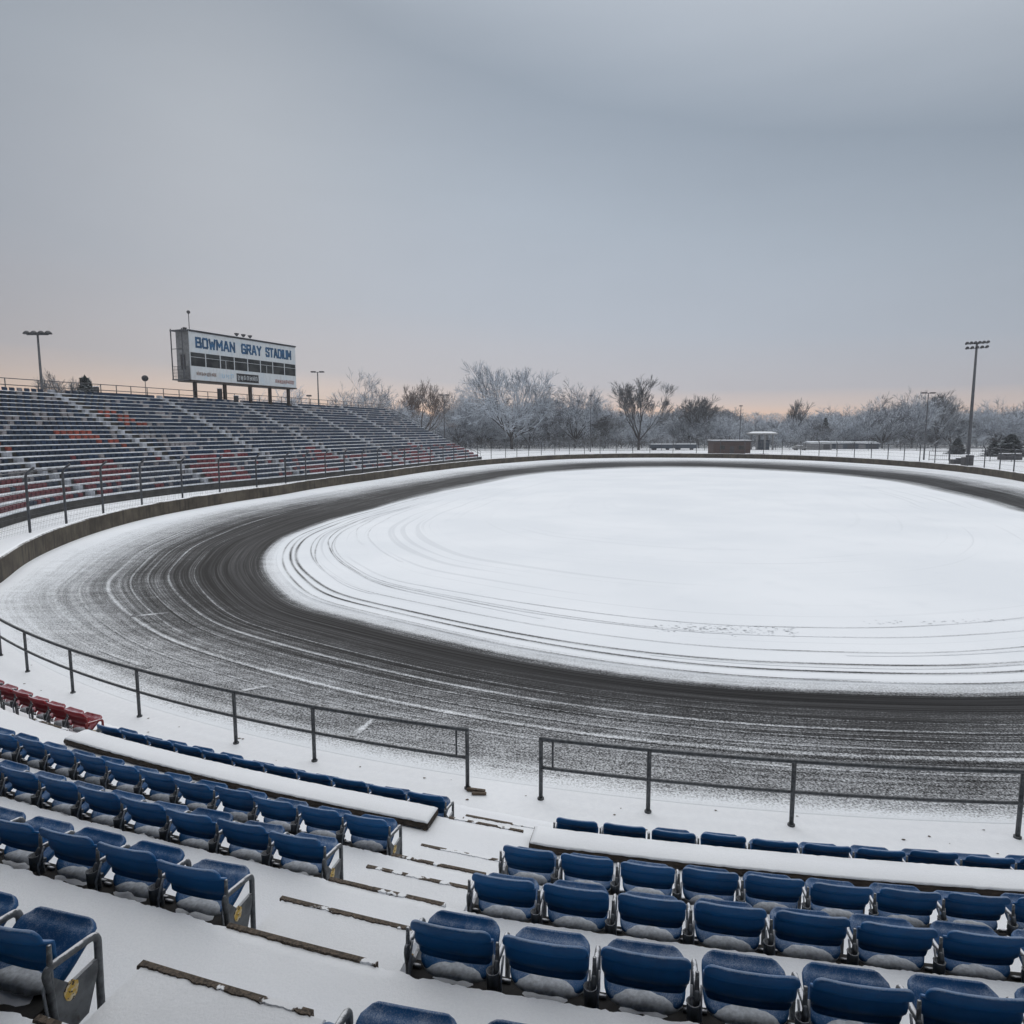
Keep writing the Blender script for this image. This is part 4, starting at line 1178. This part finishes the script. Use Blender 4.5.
tree('round1', 274, 387, 190, 'small frosted tree seen under the right end of the press box')
tree('round2', 394, 403, 215, 'low frosted tree just behind the end of the grandstand')
tree('round2', 458, 397, 250, 'frosted tree left of the largest bare tree')
tree('round3', 700, 399, 255, 'wide frosted tree behind the low trailers')
tree('round1', 885, 402, 245, 'wide frosted tree left of the slim dark light pole', wscale=1.15)
tree('round2', 915, 397, 250, 'tall frosted tree just left of the slim dark light pole', wscale=1.1)
tree('round3', 940, 396, 255, 'tall frosted tree between the slim pole and the tallest pole', wscale=1.1)
tree('round1', 1000, 405, 250, 'frosted tree right of the tallest floodlight pole', wscale=1.2)
tree('fir1', 85, 377, 122, 'snowy evergreen tree behind the far left of the grandstand', name='evergreen_tree', wscale=1.1)
tree('round3', 61, 381, 122, 'small bare tree left of the snowy evergreen behind the grandstand', wscale=.8)
tree('fir2', 8, 392, 112, 'snowy treetop peeping over the grandstand at the far left', name='evergreen_tree')
tree('fir2', 1012, 434, 170, 'dark evergreen beyond the fence at the right edge', name='evergreen_tree', wscale=3.2)
tree('fir2', 995, 441, 172, 'low dark evergreen bush beside the tallest pole', name='evergreen_tree', wscale=3.0)
tree('fir2', 958, 438, 185, 'dark evergreen bush just left of the tallest pole', name='evergreen_tree', wscale=2.4)
tree('fir1', 826, 418, 270, 'dark evergreen among frosted trees above the blue sheds', name='evergreen_tree', wscale=1.0)
r4 = random.Random(19)
def skyline(px):
    pts = [(-200,440),(300,436),(330,404),(380,406),(440,408),(480,398),(540,400),(600,404),(640,412),(690,405),(725,407),(740,416),(770,414),(800,411),(835,410),(860,407),(900,402),(940,402),(960,408),(985,408),(1024,404),(1300,404)]
    for (a, b), (c, d) in zip(pts, pts[1:]):
        if px <= c: return lerp(b, d, (px-a)/(c-a))
    return 404
keys = ['round1','round2','round3','round1','round2','round1','round2','round1','round2','sparse']
n_i = 0
slots = []
for band, (D0, D1, step, dy) in enumerate([(245, 275, 15, 11), (285, 330, 12, 4), (345, 400, 10, 1)]):
    px = 330+band*4
    while px < 1160:
        slots.append((px+r4.uniform(-6, 6), r4.uniform(D0, D1), dy+r4.uniform(-4, 6), band)); px += step*r4.uniform(.8, 1.25)
for (px, D, dy, band) in slots:
    yt = skyline(px)+dy+3
    if px < 392 and band == 0: continue
    key = r4.choice(keys)
    where = 'left of the largest tree' if px < 490 else 'between largest tree and brick shed' if px < 712 else 'between brick shed and slim light pole' if px < 925 else 'around the tallest floodlight pole'
    lab = '%s frosted tree, %s row of the wood, %s' % ({'round1': 'bushy', 'round2': 'upright', 'round3': 'dark twigged', 'brown': 'brownish', 'sparse': 'thin'}[key], ['front','middle','back'][band], where)
    tree(key, px, yt, D, lab, 'frosted trees of the wood beyond the far turn', wscale=r4.uniform(1.15, 1.6))
# far-off wood as one mass
def far_wood():
    q = random.Random(77); K = MB()
    for i in range(420):
        D = q.uniform(430, 760); px = q.uniform(300, 1250)
        hill = (D-420)*.018
        base = place(px, 430, D); bx_, by_ = base.x, D; H = q.uniform(12, 19)
        R = H*q.uniform(.34, .5)
        for w in range(420):
            t = q.uniform(0, 2*PI); u = q.random()**.5; hh_ = q.uniform(.12, 1); rr = R*u*math.sqrt(max(0.02, 1-((hh_-.55)/.5)**2))
            c = Vector((bx_+rr*math.cos(t), by_+rr*math.sin(t), hill+H*hh_))
            d = Vector((math.cos(t)*.6*u+q.gauss(0,.4), math.sin(t)*.6*u+q.gauss(0,.4), .7+q.gauss(0,.4))).normalized(); s = d.orthogonal().normalized()*q.uniform(.12, .24)
            L = q.uniform(1.0, 2.6)
            K.add([c-s, c+s, c+d*L], [(0,1,2)])
    return K
fw = far_wood().build('far_wood', M_twig)
tag(fw, 'distant frosted woodland closing the horizon', 'wood', kind='stuff')
# low hill the far wood grows on
hm = MB(); rings = []
for i in range(81):
    px = lerp(-900, 1500, i/80); col_ = []
    for D, z in ((410, -.3), (430, .3), (600, 3.2), (800, 9.5+2*mnoise.noise(Vector((i*.12, 0, 0)))), (1500, 11), (2400, 5)):
        p = place(px, 430, D); col_.append((p.x, D, z))
    rings.append(col_)
hm.loft(rings, 0, False, True, closed=False)
M_wfloor = mat_plain('woodland_floor', (.16, .165, .175), .95, 0, .5, .12)
tag(hm.build('hill', M_wfloor), 'low wooded rise behind the far trees', 'hill', kind='structure')
# undergrowth along the wood edge
um = MB(); q = random.Random(31)
for i in range(60000):
    px = q.uniform(400, 1200); D = q.uniform(236, 340); b = place(px, 430, D); h = 2.2+3.4*abs(mnoise.noise(Vector((b.x*.05, D*.05, 1))))
    c = Vector((b.x, D, q.uniform(0, h))); d = Vector((q.gauss(0,.5), q.gauss(0,.5), .9)).normalized(); s = d.orthogonal().normalized()*q.uniform(.03, .09)
    um.add([c-s*1.6, c+s*1.6, c+d*q.uniform(.8, 2.2)], [(0,1,2)])
tag(um.build('undergrowth', M_twig_d), 'tangled dark undergrowth along the edge of the wood', 'undergrowth', kind='stuff')

# ------------------------------------------------------------------ buildings and things beyond the far turn
def mat_brick():
    m = NT('dark_red_brick'); P = m.coord('Object'); b = m.n('ShaderNodeTexBrick'); b.inputs['Scale'].default_value = 3.5
    b.inputs['Color1'].default_value = (.060, .036, .032, 1); b.inputs['Color2'].default_value = (.085, .052, .045, 1); b.inputs['Mortar'].default_value = (.05, .045, .042, 1)
    mp = m.n('ShaderNodeMapping'); mp.inputs['Rotation'].default_value = (PI/2, 0, 0); m.l(P, mp.inputs['Vector']); m.l(mp.outputs[0], b.inputs['Vector'])
    m.col(b.outputs['Color']); m.rough(.9); return m.mat
M_brick = mat_brick()
M_navy = mat_plain('navy_cladding', (.035, .05, .07), .7, 0, .3, .6)
def xs_at(p0, p1, D): a = place(p0, 445, D).x; b = place(p1, 445, D).x; return (a+b)/2, b-a
cx, wd = xs_at(713, 750, 182)
bd = empty('brick_shed', (cx, 182, 0), .0, 'low dark brick shed with snow on its flat roof beyond the far wall', 'shed')
m = MB(); m.box((0, 2, 1.75), (wd, 5, 3.5)); m.build('wall', M_brick, bd)
m = MB(); m.box((0, 2, 3.6), (wd+.5, 5.5, .2)); rf = m.build('roof', M_trim, bd)
m = MB(); m.box((0, 2, 3.78), (wd+.45, 5.4, .15), 0, 0, .05); m.build('roof_snow', M_snow_far, rf)
for x in (-2.6, 2.4):
    m = MB(); m.box((x, -.55, 1.9), (1.3, .06, 1.0)); wn = m.build('window', M_glass, bd)
    m = MB(); 
    for dx, dz, sx, sz in ((0, .55, 1.5, .1), (0, -.55, 1.5, .1), (.7, 0, .1, 1.0), (-.7, 0, .1, 1.0)): m.box((x+dx, -.58, 1.9+dz), (sx, .1, sz))
    m.build('window_frame', M_brick, wn)
m = MB(); m.box((0, -.54, 1.1), (1.1, .06, 2.2)); m.build('door', M_trim, bd)
cx, wd = xs_at(756, 774, 225)
pv = empty('pavilion', (cx, 225, 0), 0, 'white-roofed open pavilion on columns right of the brick shed', 'pavilion')
m = MB(); m.box((0, 3, 5.2), (wd+2.2, 7, .5)); rf = m.build('roof', M_side, pv)
m = MB(); m.loft([[(-wd/2-1, -.4, 5.46), (wd/2+1, -.4, 5.46), (wd/2+1, 6.4, 5.46), (-wd/2-1, 6.4, 5.46)], [(-wd/2+.6, 1, 6.0), (wd/2-.6, 1, 6.0), (wd/2-.6, 5, 6.0), (-wd/2+.6, 5, 6.0)]]); m.build('roof_snow', M_snow_far, rf)
for x in (-wd/2+.3, 0, wd/2-.3):
    for y in (.3, 5.6):
        m = MB(); m.box((x, y, 2.5), (.5, .5, 5)); m.build('column', M_side, pv)
m = MB(); m.box((.6, 3.5, 1.6), (wd*.55, 3, 3.2)); m.build('kiosk_wall', M_navy, pv)
def lowshed(p0, p1, D, h, label, mat, gable=True):
    cx, wd = xs_at(p0, p1, D); o = empty('shed', (cx, D, 0), 0, label, 'shed')
    m = MB(); m.box((0, 3, h/2), (wd, 6, h)); m.build('wall', mat, o)
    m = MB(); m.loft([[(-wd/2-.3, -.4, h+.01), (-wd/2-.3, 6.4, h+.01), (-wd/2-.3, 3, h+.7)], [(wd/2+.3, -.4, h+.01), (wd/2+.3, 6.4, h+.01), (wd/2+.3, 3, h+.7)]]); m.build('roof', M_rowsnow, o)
    nb = max(2, int(wd/3.5))
    for i in range(nb):
        x = -wd/2+wd*(i+.5)/nb; m = MB(); m.box((x, -.03, h*.45), (wd/nb*.62, .06, h*.72)); m.build('door', M_trim if i % 2 else M_side, o)
lowshed(811, 832, 228, 2.1, 'pale small shed with snowy roof left of the long navy shed', M_side)
lowshed(834, 879, 236, 1.9, 'long low navy shed under a snowy roof beyond the far turn', M_navy)
lowshed(849, 862, 262, 5.0, 'taller snowy-roofed hut among trees behind the navy shed', M_side)
def trailer(p0, p1, D, label):
    cx, wd = xs_at(p0, p1, D); o = empty('trailer', (cx, D, 0), .02, label, 'trailer')
    m = MB(); m.box((0, 0, 1.15), (wd, 2.3, 1.3), 0, 0, .08); m.build('body', M_navy, o)
    m = MB(); m.box((0, 0, 1.9), (wd-.05, 2.28, .25), 0, 0, .06); m.build('roof_snow', M_snow_far, o)
    for x in (-wd*.36, -wd*.28, wd*.3):
        for y in (-1.0, 1.0):
            m = MB(); m.tube([(x, y-.12, .38), (x, y+.12, .38)], .38, 14); m.build('wheel', M_trim, o)
trailer(650, 672, 226, 'dark trailer with a snowy roof below the V-shaped tree'); trailer(674, 696, 228, 'dark snowy-roofed trailer nearer the brick shed')
# snowed-in car
cx, wd = xs_at(796, 804, 222)
car = empty('parked_car', (cx, 222, 0), .0, 'snow-covered parked car between the pavilion and the pale shed', 'car')
m = MB(); m.loft([[(x, y, z) for x, z in ((-2.1,.35),(2.1,.35),(2.15,.8),(1.3,.95),(.7,1.45),(-1.0,1.45),(-1.7,.95),(-2.15,.85))] for y in (-.85, .85)], 0, True); m.build('body', M_side, car)
m = MB(); m.box((-.15, 0, 1.52), (1.7, 1.55, .16), 0, 0, .05); m.box((1.65, 0, .97), (.8, 1.5, .1), 0, 0, .03); m.build('snow_cover', M_snow_far, car)
for x in (-1.3, 1.3):
    for y in (-.8, .8): m = MB(); m.tube([(x, y-.1, .33), (x, y+.1, .33)], .33, 12); m.build('wheel', M_trim, car)
# equipment at the foot of the tall pole and low debris
for i, (p0, p1, D, h, lab) in enumerate([(953, 964, 132, 1.1, 'low snowy pallet stack left of the tallest pole foot'), (964, 973, 126, 1.9, 'dark equipment cabinet at the foot of the tallest pole'), (1000, 1022, 150, 1.3, 'low snow-capped barrier beyond the fence at the right edge'), (744, 770, 172, .55, 'long low dark pile of boards right of the brick shed')]):
    cx, wd = xs_at(p0, p1, D); m = MB(); n_ = max(2, int(wd/1.2))
    for j in range(n_): m.box((-wd/2+wd*(j+.5)/n_, 0, h*(.4+.1*(j % 2))), (wd/n_*.92, 1.2, h*(.8+.2*(j % 2))), 0, 0, .03)
    m.box((0, 0, h+.08), (wd*.9, 1.1, .12), 0, 1, .03)
    o = m.build(['pallet_stack','equipment_cabinet','barrier','board_pile'][i], [M_trim, M_snow_far]); o.location = (cx, D, 0); tag(o, lab, ['pallets','cabinet','barrier','boards'][i])
# perimeter fence in front of the wood
def far_fence(pts, h, step, label, slat=False):
    root = empty('perimeter_fence', label=label, cat='fence'); pm = MB(); n_ = 0
    for a, b in zip(pts, pts[1:]):
        A = Vector((*a, 0)); B = Vector((*b, 0)); L = (B-A).length; k = int(L/step)
        for i in range(k):
            p = A.lerp(B, i/k)
            if n_ < 95: pp = MB(); pp.tube([p, p+Vector((0,0,h))], .07, 5); pp.build('fence_post', M_steel, root)
            n_ += 1
        for z in (h-.03, h*.5, .15): pm.tube([A+Vector((0,0,z)), B+Vector((0,0,z))], .04, 4)
        k = int(L/.35)
        for i in range(k):
            p = A.lerp(B, i/k); pm.tube([p+Vector((0,0,.1)), p+Vector((0,0,h))], .012, 3)
    pm.build('fence_mesh', M_steel, root)
far_fence([(place(470,445,215).x, 215), (place(790,445,222).x, 222), (place(1000,445,212).x, 212), (place(1180,445,190).x, 190)], 2.6, 4.5, 'thin dark perimeter fence in front of the wood beyond the far turn')
far_fence([(place(930,445,148).x, 148), (place(1180,445,128).x, 128)], 2.0, 3.6, 'second dark fence beyond the tallest pole at right')

# ------------------------------------------------------------------ air
hz = MB(); x0, x1, y0, y1, z0, z1 = -1150, 1150, -60, 1050, -1.0, 48
hz.add([(x, y, z) for z in (z0, z1) for x, y in ((x0,y0),(x1,y0),(x1,y1),(x0,y1))], [(3,2,1,0),(4,5,6,7),(0,1,5,4),(1,2,6,5),(2,3,7,6),(3,0,4,7)])
hmat = bpy.data.materials.new('haze'); hmat.use_nodes = True; ht = hmat.node_tree; ht.nodes.clear()
ho = ht.nodes.new('ShaderNodeOutputMaterial'); pvn = ht.nodes.new('ShaderNodeVolumePrincipled'); pvn.inputs['Color'].default_value = (.86, .91, 1, 1); pvn.inputs['Density'].default_value = .00042; pvn.inputs['Anisotropy'].default_value = .2
ht.links.new(pvn.outputs[0], ho.inputs['Volume'])
USE_HAZE = True
if USE_HAZE: tag(hz.build('haze', hmat), 'thin cold winter haze', 'haze', kind='stuff')

# ------------------------------------------------------------------ sky and light
SUN_EL, SUN_AZ = 24., -22.       # azimuth measured from straight ahead, towards the left
W = bpy.data.worlds.new('World'); S.world = W; W.use_nodes = True; t = W.node_tree; t.nodes.clear()
out = t.nodes.new('ShaderNodeOutputWorld'); bg = t.nodes.new('ShaderNodeBackground'); t.links.new(bg.outputs[0], out.inputs[0])
sky = t.nodes.new('ShaderNodeTexSky'); sky.sky_type = 'NISHITA'; sky.sun_disc = False; sky.sun_elevation = math.radians(SUN_EL); sky.sun_rotation = math.radians(SUN_AZ)
tc = t.nodes.new('ShaderNodeTexCoord'); sx = t.nodes.new('ShaderNodeSeparateXYZ'); t.links.new(tc.outputs['Generated'], sx.inputs[0])
def wm(op, a, b=None, clamp=False):
    q = t.nodes.new('ShaderNodeMath'); q.operation = op; q.use_clamp = clamp
    for i, v in enumerate((a, b)):
        if v is None: continue
        if isinstance(v, (int, float)): q.inputs[i].default_value = v
        else: t.links.new(v, q.inputs[i])
    return q.outputs[0]
# overcast deck: slow cloud noise, broad brightness by height
mp = t.nodes.new('ShaderNodeMapping'); mp.inputs['Scale'].default_value = (1.0, 1.0, 3.2); t.links.new(tc.outputs['Generated'], mp.inputs['Vector'])
nz_ = t.nodes.new('ShaderNodeTexNoise'); nz_.inputs['Scale'].default_value = 1.7; nz_.inputs['Detail'].default_value = 3; nz_.inputs['Roughness'].default_value = .42; nz_.inputs['Distortion'].default_value = .3; t.links.new(mp.outputs[0], nz_.inputs['Vector'])
mp2 = t.nodes.new('ShaderNodeMapping'); mp2.inputs['Scale'].default_value = (1.0, 1.0, 14.); t.links.new(tc.outputs['Generated'], mp2.inputs['Vector'])
nb_ = t.nodes.new('ShaderNodeTexNoise'); nb_.inputs['Scale'].default_value = 2.2; nb_.inputs['Detail'].default_value = 2; t.links.new(mp2.outputs[0], nb_.inputs['Vector'])
hx = wm('MULTIPLY', sx.outputs[2], wm('ADD', 1.55, wm('MULTIPLY', sx.outputs[0], .9)))
h = wm('ADD', hx, wm('MULTIPLY', wm('SUBTRACT', nb_.outputs[0], .5), .035))
rp = t.nodes.new('ShaderNodeValToRGB'); t.links.new(h, rp.inputs[0]); cr = rp.color_ramp
def srgb(r, g, b): return tuple(((c/255+.055)/1.055)**2.4 if c > 10 else c/3294 for c in (r, g, b))+(1,)
stops = [(0.0, srgb(246,192,150)), (.034, srgb(246,202,168)), (.062, srgb(218,197,186)), (.105, srgb(184,182,188)), (.24, srgb(172,179,190)), (.45, srgb(164,174,186)), (.66, srgb(146,157,170)), (.88, srgb(178,186,196)), (1.0, srgb(255,255,255))]
cr.elements[0].position = 0; cr.elements[0].color = stops[0][1]; cr.elements[1].position = 1; cr.elements[1].color = stops[-1][1]
for p_, c_ in stops[1:-1]: e = cr.elements.new(p_); e.color = c_
# zenith of an overcast sky is far brighter than its horizon
zen = t.nodes.new('ShaderNodeMapRange'); zen.interpolation_type = 'SMOOTHSTEP'; t.links.new(sx.outputs[2], zen.inputs[0]); zen.inputs[1].default_value = .52; zen.inputs[2].default_value = .95; zen.inputs[3].default_value = 1.0; zen.inputs[4].default_value = 1.5
cl = wm('MULTIPLY', wm('ADD', wm('MULTIPLY', wm('SUBTRACT', nz_.outputs[0], .5), .04), 1.08), zen.outputs[0])
cl = wm('MULTIPLY', cl, wm('SUBTRACT', 1.0, wm('MULTIPLY', wm('MULTIPLY', wm('SUBTRACT', sx.outputs[0], .12), wm('SUBTRACT', sx.outputs[0], .12)), .55)))
nw_ = t.nodes.new('ShaderNodeTexNoise'); nw_.inputs['Scale'].default_value = 5.0; nw_.inputs['Detail'].default_value = 5; nw_.inputs['Roughness'].default_value = .55; t.links.new(mp.outputs[0], nw_.inputs['Vector'])
cl = wm('MULTIPLY', cl, wm('ADD', 1.0, wm('MULTIPLY', wm('SUBTRACT', nw_.outputs[0], .5), .07)))
vm = t.nodes.new('ShaderNodeVectorMath'); vm.operation = 'SCALE'; t.links.new(rp.outputs[0], vm.inputs[0]); t.links.new(cl, vm.inputs['Scale'])
# a share of the clear sky above the cloud
v2 = t.nodes.new('ShaderNodeVectorMath'); v2.operation = 'SCALE'; t.links.new(sky.outputs[0], v2.inputs[0]); v2.inputs['Scale'].default_value = .12
mixn = t.nodes.new('ShaderNodeMix'); mixn.data_type = 'RGBA'; mixn.inputs[0].default_value = .03; t.links.new(vm.outputs[0], mixn.inputs[6]); t.links.new(v2.outputs[0], mixn.inputs[7])
sc10 = t.nodes.new('ShaderNodeVectorMath'); sc10.operation = 'SCALE'; sc10.inputs['Scale'].default_value = 10.0; t.links.new(mixn.outputs[2], sc10.inputs[0])
t.links.new(sc10.outputs[0], bg.inputs[0]); bg.inputs[1].default_value = .1
sl = bpy.data.lights.new('sun', 'SUN'); sl.energy = .7; sl.angle = math.radians(40); sl.color = (1, .95, .90)
so = bpy.data.objects.new('sun', sl); COL.objects.link(so)
az = math.radians(SUN_AZ); el = math.radians(55)
el = math.radians(SUN_EL)
dv = Vector((math.sin(az)*math.cos(el), math.cos(az)*math.cos(el), math.sin(el))); so.rotation_euler = dv.to_track_quat('Z', 'Y').to_euler()

# ------------------------------------------------------------------ camera and view
cd = bpy.data.cameras.new('camera'); cd.lens = 24.01; cd.sensor_width = 36; cd.clip_end = 6000; cd.clip_start = .05
co = bpy.data.objects.new('camera', cd); COL.objects.link(co); co.location = (0, 0, EYE); co.rotation_euler = (PI/2-PITCH, 0, 0); S.camera = co
S.view_settings.view_transform = 'Standard'; S.view_settings.look = 'None'; S.view_settings.exposure = 0; S.view_settings.gamma = 1
S.render.resolution_x = 1024; S.render.resolution_y = 1024
